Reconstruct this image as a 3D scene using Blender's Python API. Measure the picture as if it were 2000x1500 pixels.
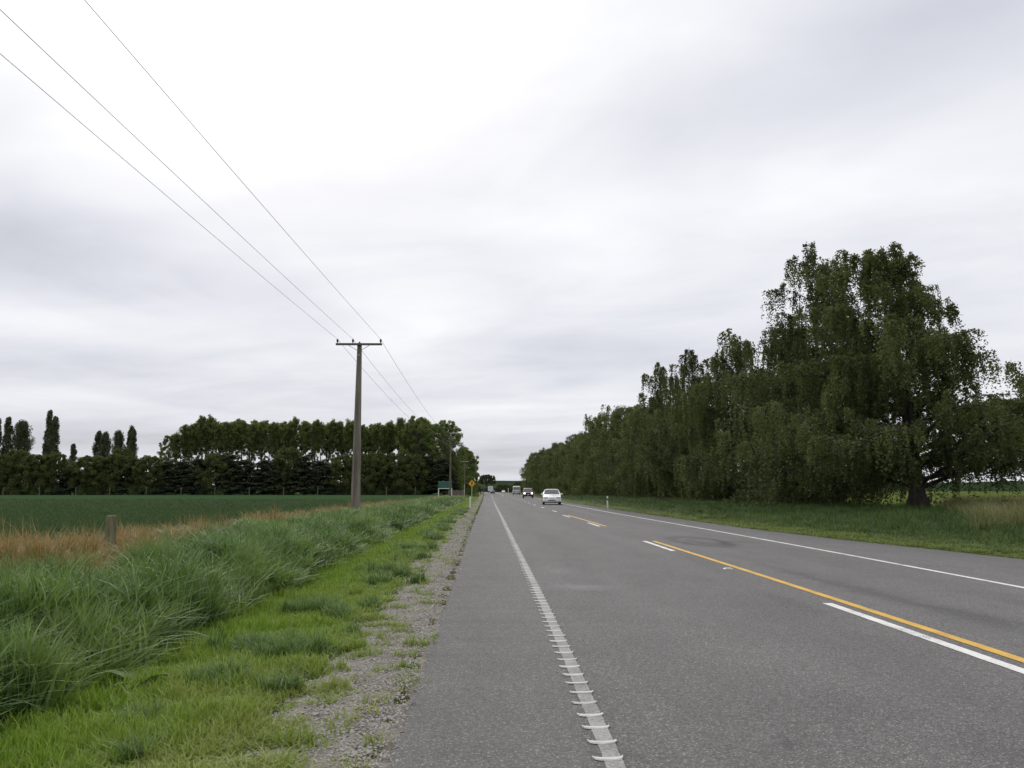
import bpy, math, random
import numpy as np
from mathutils import Vector

for o in list(bpy.data.objects):
    bpy.data.objects.remove(o)
scene = bpy.context.scene
COL = scene.collection
R = math.radians

# ------------------------------------------------------------------ camera
cam_d = bpy.data.cameras.new('camera')
cam = bpy.data.objects.new('camera', cam_d)
COL.objects.link(cam)
cam.location = (0, 0, 1.3)
cam.rotation_euler = (R(90 + 7.595), 0, R(-0.551))
cam_d.sensor_width = 36.0
cam_d.lens = 28.08
cam_d.clip_start = 0.05
cam_d.clip_end = 20000
scene.camera = cam

# ------------------------------------------------------------------ sky
SUN_EL, SUN_AZ = 40.0, -16.0          # degrees above the horizon, degrees right of the road direction
world = bpy.data.worlds.new('World')
scene.world = world
world.use_nodes = True
wt = world.node_tree
wt.nodes.clear()


class NT:
    """small helper that adds nodes and wires them"""
    def __init__(s, tree):
        s.t = tree

    def n(s, typ, **kw):
        nd = s.t.nodes.new(typ)
        for k, v in kw.items():
            if k == 'inp':
                for a, b in v.items():
                    s.put(nd.inputs[a], b)
            else:
                setattr(nd, k, v)
        return nd

    def put(s, sock, val):
        if isinstance(val, bpy.types.NodeSocket):
            s.t.links.new(val, sock)
        else:
            sock.default_value = val

    def m(s, op, a, b=0.0, c=0.0):
        nd = s.n('ShaderNodeMath', operation=op)
        s.put(nd.inputs[0], a)
        s.put(nd.inputs[1], b)
        s.put(nd.inputs[2], c)
        return nd.outputs[0]

    def ramp(s, fac, stops, interp='LINEAR'):
        nd = s.n('ShaderNodeValToRGB')
        cr = nd.color_ramp
        cr.interpolation = interp
        while len(cr.elements) < len(stops):
            cr.elements.new(0.5)
        for e, (p, c) in zip(cr.elements, stops):
            e.position = p
            e.color = (c[0], c[1], c[2], 1) if not isinstance(c, (int, float)) else (c, c, c, 1)
        s.put(nd.inputs['Fac'], fac)
        return nd.outputs['Color']

    def mix(s, fac, a, b, blend='MIX'):
        nd = s.n('ShaderNodeMix', data_type='RGBA', blend_type=blend)
        s.put(nd.inputs[0], fac)
        s.put(nd.inputs[6], a if not isinstance(a, tuple) else (*a[:3], 1))
        s.put(nd.inputs[7], b if not isinstance(b, tuple) else (*b[:3], 1))
        return nd.outputs[2]

    def noise(s, vec, scale, detail=3, rough=0.5, dist=0.0):
        nd = s.n('ShaderNodeTexNoise')
        if vec is not None:
            s.put(nd.inputs['Vector'], vec)
        nd.inputs['Scale'].default_value = scale
        nd.inputs['Detail'].default_value = detail
        nd.inputs['Roughness'].default_value = rough
        nd.inputs['Distortion'].default_value = dist
        return nd.outputs['Fac']

    def mapping(s, vec, scale=(1, 1, 1), loc=(0, 0, 0)):
        nd = s.n('ShaderNodeMapping')
        s.put(nd.inputs['Vector'], vec)
        nd.inputs['Scale'].default_value = scale
        nd.inputs['Location'].default_value = loc
        return nd.outputs[0]


def build_sky():
    w = NT(wt)
    tc = w.n('ShaderNodeTexCoord')
    sep = w.n('ShaderNodeSeparateXYZ', inp={0: tc.outputs['Generated']})
    x, y, z = sep.outputs
    az = w.m('MULTIPLY', w.m('ARCTAN2', x, y), 57.2958)
    zc = w.m('MAXIMUM', z, 0.0)
    el = w.m('MULTIPLY', w.m('ARCSINE', w.m('MINIMUM', zc, 1.0)), 57.2958)
    # the cloud deck as a flat layer overhead: streaks gather towards the horizon
    den = w.m('ADD', zc, 0.10)
    cx, cy = w.m('DIVIDE', x, den), w.m('DIVIDE', y, den)
    comb = w.n('ShaderNodeCombineXYZ', inp={0: w.m('MULTIPLY', cx, 0.85), 1: w.m('ADD', cy, w.m('MULTIPLY', cx, 0.22)), 2: 0.0})
    n1 = w.noise(w.mapping(comb.outputs[0], loc=(3.1, 1.7, 0.4)), 0.42, 4, 0.45, 0.5)
    n2 = w.noise(w.mapping(comb.outputs[0], loc=(7.7, 4.2, 2.0)), 1.25, 4, 0.52, 0.6)
    val = w.m('ADD', w.m('MULTIPLY', w.m('SUBTRACT', n1, 0.5), 0.24), w.m('MULTIPLY', w.m('SUBTRACT', n2, 0.5), 0.32))
    n3 = w.noise(w.mapping(comb.outputs[0], (0.8, 1.0, 1.0), (1.3, 9.2, 5.0)), 3.1, 5, 0.55, 0.3)
    val = w.m('ADD', val, w.m('MULTIPLY', w.m('SUBTRACT', n3, 0.5), 0.13))
    val = w.m('ADD', val, 0.685)
    # broad bright and dull areas of the cloud deck: azimuth, elevation, half widths, lightness
    for a0, e0, sa, se, amp in [
            (-20, 32, 15, 10, 0.42), (-8, 35, 16, 8, 0.14), (-33, 15, 9, 3.2, -0.13), (-20, 13.5, 8, 2.2, -0.05),
            (-29, 10.8, 9, 1.5, 0.12), (-9, 12.5, 9, 3.5, 0.07), (-31, 7.6, 7, 1.2, -0.10), (32, 31, 9, 5, -0.16),
            (21, 26, 9, 3.5, -0.07), (6, 18, 6, 4, 0.09), (20, 18, 10, 4, 0.08), (3, 10, 6, 1.6, -0.10),
            (14, 9.4, 7, 1.3, -0.11), (5, 6, 7, 1.0, 0.08), (-1, 2.5, 8, 1.4, -0.17), (-28, 3.3, 8, 1.5, -0.17),
            (-33, 5.6, 6, 0.9, 0.10), (33, 8, 7, 4, 0.05), (12, 24, 7, 3, -0.04)]:
        da = w.m('POWER', w.m('ABSOLUTE', w.m('DIVIDE', w.m('SUBTRACT', az, a0), sa)), 2.0)
        de = w.m('POWER', w.m('ABSOLUTE', w.m('DIVIDE', w.m('SUBTRACT', el, e0), se)), 2.0)
        g = w.m('EXPONENT', w.m('MULTIPLY', w.m('ADD', da, de), -1.0))
        val = w.m('ADD', val, w.m('MULTIPLY', g, amp))
    val = w.m('ADD', val, w.m('MULTIPLY', zc, 0.26))
    val = w.m('MAXIMUM', val, 0.3)
    hue = w.ramp(w.m('SUBTRACT', val, 0.30), [(0.0, (0.92, 0.965, 1.10)), (0.36, (0.955, 0.975, 1.07)), (0.52, (0.985, 0.99, 1.035)), (0.74, (1, 1, 1))])
    cl = w.n('ShaderNodeVectorMath', operation='SCALE')
    w.put(cl.inputs[0], hue)
    w.put(cl.inputs['Scale'], w.m('MULTIPLY', val, 11.2))
    sky = w.n('ShaderNodeTexSky', sky_type='NISHITA')
    sky.sun_disc = False
    sky.sun_elevation = R(SUN_EL)
    sky.sun_rotation = R(SUN_AZ)
    sky.air_density = 1.0
    sky.dust_density = 2.0
    col = w.mix(0.94, sky.outputs[0], cl.outputs[0])
    bg = w.n('ShaderNodeBackground', inp={0: col, 1: 0.1})
    out = w.n('ShaderNodeOutputWorld')
    wt.links.new(bg.outputs[0], out.inputs[0])


build_sky()
world.cycles.sampling_method = 'MANUAL'
world.cycles.sample_map_resolution = 512

# ------------------------------------------------------------------ sun behind the cloud
sun_d = bpy.data.lights.new('sun', 'SUN')
sun_d.energy = 1.0
sun_d.angle = R(28)
sun_d.color = (1.0, 0.96, 0.9)
sun = bpy.data.objects.new('sun', sun_d)
COL.objects.link(sun)
sdir = Vector((math.sin(R(SUN_AZ)) * math.cos(R(SUN_EL)), math.cos(R(SUN_AZ)) * math.cos(R(SUN_EL)), math.sin(R(SUN_EL))))
sun.rotation_euler = (-sdir).to_track_quat('-Z', 'Y').to_euler()

scene.view_settings.view_transform = 'Standard'
scene.view_settings.look = 'None'
scene.view_settings.exposure = 0.0
scene.view_settings.gamma = 1.0
scene.view_settings.use_curve_mapping = False
scene.cycles.max_bounces = 5
scene.cycles.diffuse_bounces = 3
scene.cycles.transmission_bounces = 4
scene.cycles.transparent_max_bounces = 8
scene.cycles.use_denoising = True

# ------------------------------------------------------------------ mesh helpers
def np_mesh(name, V, F, ftint=None, smooth=False):
    """mesh from an (n,3) array and an (m,4) or (m,3) array"""
    V = np.asarray(V, np.float32)
    F = np.asarray(F, np.int32)
    me = bpy.data.meshes.new(name)
    me.vertices.add(len(V))
    me.vertices.foreach_set('co', V.ravel())
    k = F.shape[1]
    me.loops.add(F.size)
    me.loops.foreach_set('vertex_index', F.ravel())
    me.polygons.add(len(F))
    me.polygons.foreach_set('loop_start', np.arange(0, F.size, k, dtype=np.int32))
    if smooth:
        me.polygons.foreach_set('use_smooth', np.ones(len(F), bool))
    if ftint is not None:
        a = me.attributes.new('tint', 'FLOAT', 'FACE')
        a.data.foreach_set('value', np.asarray(ftint, np.float32))
    me.update(calc_edges=True)
    return me


def link(name, me, mat=None, parent=None, loc=None, rz=None):
    o = bpy.data.objects.new(name, me)
    COL.objects.link(o)
    if mat is not None and me is not None and len(me.materials) == 0:
        me.materials.append(mat)
    if parent is not None:
        o.parent = parent
    if loc is not None:
        o.location = loc
    if rz is not None:
        o.rotation_euler = (0, 0, rz)
    return o


def tag(o, label=None, cat=None, group=None, kind=None):
    for k, v in (('label', label), ('category', cat), ('group', group), ('kind', kind)):
        if v:
            o[k] = v
    return o


def thing(name, label, cat, loc=(0, 0, 0), rz=0.0, group=None):
    o = bpy.data.objects.new(name, None)
    o.empty_display_size = 0.2
    COL.objects.link(o)
    o.location = loc
    o.rotation_euler = (0, 0, rz)
    return tag(o, label, cat, group)


def copy_thing(root, loc, rz, label=None, group=None, scale=None):
    r = root.copy()
    COL.objects.link(r)
    r.location = loc
    r.rotation_euler = (0, 0, rz)
    if label:
        r['label'] = label
    if group:
        r['group'] = group
    if scale is not None:
        r.scale = scale
    for ch in list(root.children):
        c = ch.copy()
        COL.objects.link(c)
        c.parent = r
        for g in list(ch.children):
            d = g.copy()
            COL.objects.link(d)
            d.parent = c
    return r


class MB:
    """collects polygons of any size"""
    def __init__(s):
        s.v, s.f = [], []

    def add(s, vs, fs):
        b = len(s.v)
        s.v += [tuple(p) for p in vs]
        s.f += [tuple(i + b for i in f) for f in fs]
        return s

    def box(s, x0, x1, y0, y1, z0, z1, bev=0.0):
        if bev <= 0:
            return s.add([(x0, y0, z0), (x1, y0, z0), (x1, y1, z0), (x0, y1, z0), (x0, y0, z1), (x1, y0, z1), (x1, y1, z1), (x0, y1, z1)],
                         [(0, 3, 2, 1), (4, 5, 6, 7), (0, 1, 5, 4), (1, 2, 6, 5), (2, 3, 7, 6), (3, 0, 4, 7)])
        b = bev
        pr = []
        for z, i in ((z0, b), (z0 + b, 0), (z1 - b, 0), (z1, b)):
            pr.append([(x0 + i + (b if i == 0 else 0) * 0, y0 + i, z), (x1 - i, y0 + i, z), (x1 - i, y1 - i, z), (x0 + i, y1 - i, z)])
        vs = [p for ring in pr for p in ring]
        fs = [(0, 3, 2, 1), (12, 13, 14, 15)]
        for k in range(3):
            for j in range(4):
                a, c = k * 4 + j, k * 4 + (j + 1) % 4
                fs.append((a, c, c + 4, a + 4))
        return s.add(vs, fs)

    def loft(s, rings, cap=True):
        n = len(rings[0])
        vs = [p for r in rings for p in r]
        fs = []
        for k in range(len(rings) - 1):
            for j in range(n):
                a, c = k * n + j, k * n + (j + 1) % n
                fs.append((a, c, c + n, a + n))
        if cap:
            fs.append(tuple(range(n))[::-1])
            fs.append(tuple(range((len(rings) - 1) * n, len(rings) * n)))
        return s.add(vs, fs)

    def cyl(s, p0, p1, r0, r1=None, n=10):
        r1 = r0 if r1 is None else r1
        V, F = tube(np.array([p0, p1], float), [r0, r1], n)
        s.add(V.tolist(), F.tolist())
        m = len(V)
        s.f.append(tuple(range(len(s.v) - m, len(s.v) - m + n))[::-1])
        s.f.append(tuple(range(len(s.v) - n, len(s.v))))
        return s

    def prism(s, poly, d0, d1, axis='y'):
        """extrude a 2D polygon (x,z) along y, or (y,z) along x, or (x,y) along z"""
        def P(p, d):
            return {'y': (p[0], d, p[1]), 'x': (d, p[0], p[1]), 'z': (p[0], p[1], d)}[axis]
        n = len(poly)
        vs = [P(p, d0) for p in poly] + [P(p, d1) for p in poly]
        fs = [tuple(range(n)), tuple(range(2 * n - 1, n - 1, -1))]
        for j in range(n):
            k = (j + 1) % n
            fs.append((j, j + n, k + n, k))
        return s.add(vs, fs)

    def build(s, name, mat, parent=None, smooth=False, loc=None):
        me = bpy.data.meshes.new(name)
        me.from_pydata(s.v, [], s.f)
        import bmesh
        bm = bmesh.new()
        bm.from_mesh(me)
        bmesh.ops.recalc_face_normals(bm, faces=bm.faces)
        bm.to_mesh(me)
        bm.free()
        if smooth:
            for p in me.polygons:
                p.use_smooth = True
        me.materials.append(mat)
        return link(name, me, None, parent, loc)


def tube(pts, rad, n=6):
    pts = np.asarray(pts, float)
    rad = np.broadcast_to(np.asarray(rad, float), (len(pts),))
    t = np.gradient(pts, axis=0)
    t /= np.linalg.norm(t, axis=1, keepdims=True) + 1e-9
    ref = np.where(np.abs(t[:, 2:3]) > 0.9, np.array([[1., 0, 0]]), np.array([[0., 0, 1]]))
    u = np.cross(t, ref)
    u /= np.linalg.norm(u, axis=1, keepdims=True) + 1e-9
    w = np.cross(t, u)
    a = np.arange(n) * 2 * np.pi / n
    V = pts[:, None] + rad[:, None, None] * (np.cos(a)[None, :, None] * u[:, None] + np.sin(a)[None, :, None] * w[:, None])
    i = np.arange(len(pts) - 1)[:, None] * n + np.arange(n)[None]
    j = np.arange(len(pts) - 1)[:, None] * n + (np.arange(n)[None] + 1) % n
    F = np.stack([i, j, j + n, i + n], -1).reshape(-1, 4)
    return V.reshape(-1, 3), F


def cat(parts):
    Vs, Fs, b = [], [], 0
    for V, F in parts:
        Vs.append(V)
        Fs.append(F + b)
        b += len(V)
    return np.concatenate(Vs), np.concatenate(Fs)


# ------------------------------------------------------------------ materials
MATS = {}


def new_mat(name):
    m = bpy.data.materials.new(name)
    m.use_nodes = True
    nt = m.node_tree
    nt.nodes.clear()
    k = NT(nt)
    out = k.n('ShaderNodeOutputMaterial')
    bs = k.n('ShaderNodeBsdfPrincipled')
    nt.links.new(bs.outputs[0], out.inputs[0])
    MATS[name] = m
    return m, k, bs, out


def plain(name, col, rough=0.6, metal=0.0, noise=0.12, scale=8.0, coat=0.0, spec=0.5, emis=None):
    """painted or weathered surface: colour broken up by a little noise"""
    m, k, bs, out = new_mat(name)
    tc = k.n('ShaderNodeTexCoord')
    n = k.noise(tc.outputs['Object'], scale, 4, 0.6)
    c = k.mix(n, tuple(max(0, v * (1 - noise)) for v in col), tuple(min(1, v * (1 + noise)) for v in col))
    k.put(bs.inputs['Base Color'], c)
    k.put(bs.inputs['Roughness'], rough)
    k.put(bs.inputs['Metallic'], metal)
    bs.inputs['Specular IOR Level'].default_value = spec
    bs.inputs['Coat Weight'].default_value = coat
    if emis:
        bs.inputs['Emission Color'].default_value = (*emis[0], 1)
        bs.inputs['Emission Strength'].default_value = emis[1]
    return m


def leafy(name, dark, light, alt, trans=0.3, attr_type='GEOMETRY', inst=False, rough=0.55, spec=0.35):
    """leaves and blades: per-face tint from the 'tint' attribute, per-object drift, some light let through"""
    m, k, bs, out = new_mat(name)
    at = k.n('ShaderNodeAttribute', attribute_name='tint')
    at.attribute_type = 'GEOMETRY'
    c = k.mix(at.outputs['Fac'], dark, light)
    if inst:
        ai = k.n('ShaderNodeAttribute', attribute_name='hue')
        ai.attribute_type = 'INSTANCER'
        c = k.mix(ai.outputs['Fac'], c, alt)
    else:
        oi = k.n('ShaderNodeObjectInfo')
        c = k.mix(k.m('MULTIPLY', oi.outputs['Random'], 0.55), c, alt)
    k.put(bs.inputs['Base Color'], c)
    bs.inputs['Roughness'].default_value = rough
    bs.inputs['Specular IOR Level'].default_value = spec
    tr = k.n('ShaderNodeBsdfTranslucent')
    k.put(tr.inputs['Color'], k.mix(1.0, c, (1.0, 1.15, 0.6), 'MULTIPLY'))
    mx = k.n('ShaderNodeMixShader')
    mx.inputs[0].default_value = trans
    m.node_tree.links.new(bs.outputs[0], mx.inputs[1])
    m.node_tree.links.new(tr.outputs[0], mx.inputs[2])
    m.node_tree.links.new(mx.outputs[0], out.inputs[0])
    return m


def bump(k, bs, height, strength=0.3, dist=0.01):
    b = k.n('ShaderNodeBump')
    b.inputs['Strength'].default_value = strength
    b.inputs['Distance'].default_value = dist
    k.put(b.inputs['Height'], height)
    k.t.links.new(b.outputs[0], bs.inputs['Normal'])


def pos(k):
    return k.n('ShaderNodeNewGeometry').outputs['Position']


def blob(k, sx, sy, x0, y0, rx, ry, soft=1.0):
    """0..1 mark with a shape of its own on the ground, centred at x0, y0"""
    dx = k.m('POWER', k.m('ABSOLUTE', k.m('DIVIDE', k.m('SUBTRACT', sx, x0), rx)), 2.0)
    dy = k.m('POWER', k.m('ABSOLUTE', k.m('DIVIDE', k.m('SUBTRACT', sy, y0), ry)), 2.0)
    return k.m('EXPONENT', k.m('MULTIPLY', k.m('ADD', dx, dy), -soft))


def mat_asphalt():
    m, k, bs, out = new_mat('chipseal')
    p = pos(k)
    sp = k.n('ShaderNodeSeparateXYZ', inp={0: p})
    px, py = sp.outputs[0], sp.outputs[1]
    vo = k.n('ShaderNodeTexVoronoi', feature='F1')
    k.put(vo.inputs['Vector'], p)
    vo.inputs['Scale'].default_value = 115
    chip = k.n('ShaderNodeSeparateColor', inp={0: vo.outputs['Color']}).outputs[0]
    base = k.ramp(chip, [(0.0, (0.088, 0.085, 0.082)), (0.55, (0.142, 0.137, 0.132)), (0.9, (0.192, 0.185, 0.178)), (1.0, (0.37, 0.36, 0.35))])
    gap = k.ramp(vo.outputs['Distance'], [(0.0, 1.0), (0.6, 1.0), (0.9, 0.65)])
    base = k.mix(1.0, base, gap, 'MULTIPLY')
    # patches of bleeding bitumen and polish drawn out along the traffic
    big = k.noise(k.mapping(p, (0.75, 0.075, 1)), 1.0, 5, 0.6, 0.3)
    med = k.noise(k.mapping(p, (1.0, 0.5, 1)), 1.4, 5, 0.65)
    tone = k.ramp(big, [(0.28, 0.86), (0.5, 1.0), (0.72, 1.12)])
    base = k.mix(1.0, base, tone, 'MULTIPLY')
    base = k.mix(1.0, base, k.ramp(med, [(0.3, 0.90), (0.6, 1.04)]), 'MULTIPLY')
    fine = k.noise(p, 22, 3, 0.7)
    base = k.mix(1.0, base, k.ramp(fine, [(0.3, 0.86), (0.7, 1.14)]), 'MULTIPLY')
    # stains with outlines of their own
    wob = k.n('ShaderNodeTexNoise')
    k.put(wob.inputs['Vector'], p)
    wob.inputs['Scale'].default_value = 1.3
    wob.inputs['Detail'].default_value = 4
    wv = k.n('ShaderNodeSeparateColor', inp={0: wob.outputs['Color']})
    qx = k.m('ADD', px, k.m('MULTIPLY', k.m('SUBTRACT', wv.outputs[0], 0.5), 0.5))
    qy = k.m('ADD', py, k.m('MULTIPLY', k.m('SUBTRACT', wv.outputs[1], 0.5), 1.1))
    st = None
    for x0, y0, rx, ry, a in [(4.95, 20.2, 0.5, 0.7, 0.30), (5.9, 20.6, 0.5, 0.35, 0.4), (4.6, 12.6, 0.14, 1.9, 0.38),
                              (4.75, 10.2, 0.16, 1.5, 0.42), (4.9, 8.6, 0.2, 0.9, 0.4), (1.47, 4.38, 0.035, 0.09, 0.5), (3.35, 9.6, 0.16, 0.8, 0.25),
                              (2.1, 5.1, 0.22, 0.5, 0.22), (2.5, 4.2, 0.35, 0.5, 0.22), (3.6, 15.0, 0.2, 1.5, 0.18)]:
        g = k.m('MULTIPLY', blob(k, qx, qy, x0, y0, rx, ry), a)
        st = g if st is None else k.m('ADD', st, g)
    # tyre marks turned in a ring on the far lane
    for x0, y0, rx, ry, a in ((5.05, 21.0, 0.60, 1.9, 0.48), (5.25, 20.9, 0.36, 1.1, 0.36)):
        ex = k.m('POWER', k.m('ABSOLUTE', k.m('DIVIDE', k.m('SUBTRACT', qx, x0), rx)), 2.0)
        ey = k.m('POWER', k.m('ABSOLUTE', k.m('DIVIDE', k.m('SUBTRACT', qy, y0), ry)), 2.0)
        rr = k.m('DIVIDE', k.m('SUBTRACT', k.m('SQRT', k.m('ADD', ex, ey)), 1.0), 0.24)
        st = k.m('ADD', st, k.m('MULTIPLY', k.m('EXPONENT', k.m('MULTIPLY', k.m('MULTIPLY', rr, rr), -1.0)), a))
    st = k.m('MULTIPLY', k.m('MAXIMUM', st, 0.0), k.m('ADD', k.m('MULTIPLY', med, 1.3), 0.35))
    base = k.mix(k.m('MINIMUM', st, 0.8), base, (0.040, 0.039, 0.039))
    # pale smear across the lane
    sm = k.m('ADD', k.m('MULTIPLY', blob(k, qx, qy, 1.05, 11.1, 0.42, 0.22), 0.42), k.m('MULTIPLY', blob(k, qx, qy, 0.9, 13.4, 0.3, 0.5), 0.2))
    base = k.mix(sm, base, (0.29, 0.29, 0.30))
    # wheel tracks polished a shade darker, and the less trafficked shoulder a shade lighter
    lx = k.m('ADD', qx, k.m('MULTIPLY', k.m('MAXIMUM', k.m('SUBTRACT', py, 8.0), 0.0), 0.018))
    trk = None
    for x0 in (1.35, 2.95, 4.85, 6.2):
        e = k.m('DIVIDE', k.m('SUBTRACT', lx, x0), 0.30)
        g = k.m('EXPONENT', k.m('MULTIPLY', k.m('MULTIPLY', e, e), -1.0))
        trk = g if trk is None else k.m('ADD', trk, g)
    trk = k.m('MULTIPLY', trk, k.m('ADD', k.m('MULTIPLY', big, 0.26), 0.02))
    base = k.mix(trk, base, (0.085, 0.083, 0.082))
    base = k.mix(k.m('MULTIPLY', k.m('LESS_THAN', lx, 0.44), 0.10), base, (0.22, 0.21, 0.20))
    k.put(bs.inputs['Base Color'], base)
    bs.inputs['Roughness'].default_value = 0.82
    bs.inputs['Specular IOR Level'].default_value = 0.4
    h = k.m('ADD', k.m('MULTIPLY', vo.outputs['Distance'], -1.0), k.m('MULTIPLY', chip, 0.4))
    bump(k, bs, h, 0.55, 0.006)
    return m


def mat_paint(name, col, wear_lo, wear_hi, amount):
    """road paint worn through to the chips"""
    m, k, bs, out = new_mat(name)
    p = pos(k)
    n = k.noise(p, 55, 4, 0.7)
    n2 = k.noise(p, 2.5, 4, 0.6)
    f = k.ramp(k.m('ADD', k.m('MULTIPLY', n, 0.7), k.m('MULTIPLY', n2, 0.5)), [(wear_lo, 1.0), (wear_hi, 0.0)])
    c = k.mix(k.m('MULTIPLY', f, amount), col, (0.13, 0.127, 0.124))
    c = k.mix(1.0, c, k.ramp(n2, [(0.3, 0.88), (0.7, 1.06)]), 'MULTIPLY')
    k.put(bs.inputs['Base Color'], c)
    bs.inputs['Roughness'].default_value = 0.6
    bump(k, bs, n, 0.3, 0.004)
    return m


def mat_soil(name, stops, scale, bumpd=0.02, detail=6):
    m, k, bs, out = new_mat(name)
    p = pos(k)
    n = k.noise(p, scale, detail, 0.65)
    n2 = k.noise(p, scale * 0.09, 4, 0.55)
    c = k.ramp(k.m('ADD', k.m('MULTIPLY', n, 0.6), k.m('MULTIPLY', n2, 0.4)), stops)
    k.put(bs.inputs['Base Color'], c)
    bs.inputs['Roughness'].default_value = 0.95
    bs.inputs['Specular IOR Level'].default_value = 0.0
    bump(k, bs, n, 0.7, bumpd)
    return m


M_ASPH = mat_asphalt()
M_WHITE = mat_paint('white_road_paint', (0.78, 0.77, 0.74), 0.46, 0.58, 0.75)
M_WORN = mat_paint('worn_edge_paint', (0.36, 0.35, 0.34), 0.50, 0.72, 0.85)
M_YEL = mat_paint('yellow_road_paint', (0.70, 0.41, 0.048), 0.44, 0.56, 0.65)
M_BAR = plain('thermoplastic_bar', (0.64, 0.62, 0.585), 0.65, noise=0.26, scale=45)
_k = NT(M_BAR.node_tree)
_bs = [n_ for n_ in M_BAR.node_tree.nodes if n_.type == 'BSDF_PRINCIPLED'][0]
_src = _bs.inputs['Base Color'].links[0].from_socket
_k.put(_bs.inputs['Base Color'], _k.mix(_k.m('MULTIPLY', _k.n('ShaderNodeObjectInfo').outputs['Random'], 0.42), _src, (0.26, 0.25, 0.235)))
M_VERGE = mat_soil('verge_soil', [(0.3, (0.045, 0.038, 0.026)), (0.5, (0.075, 0.085, 0.03)), (0.7, (0.11, 0.105, 0.055))], 9)
M_GRAVEL = mat_soil('gravel_bed', [(0.32, (0.12, 0.107, 0.09)), (0.5, (0.235, 0.216, 0.19)), (0.68, (0.36, 0.335, 0.303))], 42, 0.015)
M_FIELD = mat_soil('crop_field', [(0.3, (0.030, 0.060, 0.026)), (0.5, (0.042, 0.080, 0.033)), (0.7, (0.060, 0.102, 0.042))], 2.6, 0.08)
M_PAST = mat_soil('pasture', [(0.3, (0.06, 0.095, 0.025)), (0.5, (0.10, 0.13, 0.035)), (0.7, (0.15, 0.15, 0.06))], 1.2, 0.05)
M_HILL = mat_soil('hill_scrub', [(0.3, (0.020, 0.034, 0.018)), (0.5, (0.035, 0.054, 0.026)), (0.7, (0.06, 0.078, 0.036))], 0.03, 2.0, 8)
M_STONE = plain('stone', (0.37, 0.352, 0.328), 0.85, noise=0.5, scale=25)

L_BIRCH = leafy('birch_leaf', (0.040, 0.054, 0.022), (0.195, 0.225, 0.098), (0.150, 0.165, 0.058), 0.45)
L_POP = leafy('poplar_leaf', (0.075, 0.105, 0.034), (0.245, 0.295, 0.105), (0.165, 0.195, 0.052), 0.45)
L_LOMB = leafy('lombardy_leaf', (0.050, 0.064, 0.030), (0.135, 0.155, 0.080), (0.080, 0.100, 0.036), 0.25)
L_WILLOW = leafy('willow_leaf', (0.045, 0.062, 0.020), (0.175, 0.200, 0.062), (0.095, 0.114, 0.034), 0.38)
L_CONIF = leafy('conifer_needle', (0.018, 0.028, 0.015), (0.080, 0.100, 0.048), (0.046, 0.058, 0.026), 0.18)
L_LIME = leafy('lime_leaf', (0.075, 0.120, 0.016), (0.17, 0.24, 0.03), (0.14, 0.20, 0.03), 0.35)
L_FAR = leafy('far_leaf', (0.030, 0.045, 0.022), (0.070, 0.090, 0.042), (0.075, 0.085, 0.035), 0.2)
G_TALL = leafy('tall_grass_blade', (0.024, 0.060, 0.016), (0.185, 0.290, 0.098), (0.235, 0.320, 0.095), 0.30, inst=True, rough=0.45, spec=0.35)
G_SHORT = leafy('short_grass_blade', (0.105, 0.185, 0.018), (0.290, 0.420, 0.050), (0.31, 0.33, 0.10), 0.30, inst=True)
G_DEAD = leafy('dead_grass_blade', (0.17, 0.090, 0.038), (0.55, 0.370, 0.190), (0.30, 0.26, 0.10), 0.2, inst=True)
G_RIGHT = leafy('shaded_verge_blade', (0.020, 0.046, 0.012), (0.074, 0.132, 0.028), (0.21, 0.265, 0.058), 0.3, inst=True)  # dark and light tones lowered so the blades carry the trees' shade
G_CROP = leafy('crop_blade', (0.040, 0.078, 0.032), (0.084, 0.140, 0.056), (0.085, 0.12, 0.045), 0.22, inst=True, rough=0.7, spec=0.15)
G_TAN = leafy('tan_grass_blade', (0.17, 0.130, 0.060), (0.36, 0.29, 0.155), (0.115, 0.155, 0.045), 0.2, inst=True)
L_DOCK = leafy('dock_leaf', (0.05, 0.10, 0.02), (0.10, 0.17, 0.04), (0.10, 0.16, 0.04), 0.25)


def mat_bark(name, a, b, sx=6.0, sz=1.2):
    m, k, bs, out = new_mat(name)
    tc = k.n('ShaderNodeTexCoord')
    n = k.noise(k.mapping(tc.outputs['Object'], (sx, sx, sz)), 1.0, 6, 0.65)
    k.put(bs.inputs['Base Color'], k.ramp(n, [(0.35, a), (0.65, b)]))
    bs.inputs['Roughness'].default_value = 0.9
    bump(k, bs, n, 0.8, 0.03)
    return m


B_BIRCH = mat_bark('birch_bark', (0.022, 0.018, 0.015), (0.075, 0.062, 0.052))
B_PALE = mat_bark('pale_bark', (0.07, 0.064, 0.055), (0.19, 0.175, 0.155))
B_DARK = mat_bark('dark_bark', (0.03, 0.026, 0.02), (0.075, 0.065, 0.052))
B_POST = mat_bark('weathered_post', (0.085, 0.088, 0.045), (0.20, 0.195, 0.115), 14, 2)
B_POLE = mat_bark('pole_concrete', (0.125, 0.108, 0.086), (0.25, 0.222, 0.184), 5, 0.5)
B_POLE2 = mat_bark('pole_timber', (0.085, 0.078, 0.055), (0.17, 0.155, 0.115), 6, 0.5)
B_ARM = mat_bark('crossarm_timber', (0.075, 0.066, 0.058), (0.15, 0.135, 0.12), 2, 9)
B_PALEARM = mat_bark('pale_crossarm', (0.36, 0.34, 0.30), (0.52, 0.50, 0.46), 3, 9)
M_GALV = plain('galvanised_steel', (0.30, 0.30, 0.31), 0.5, 0.6)
M_PORC = plain('brown_porcelain', (0.045, 0.035, 0.032), 0.3)
M_WIRE = plain('wire_metal', (0.34, 0.34, 0.345), 0.5, 0.4)
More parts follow.
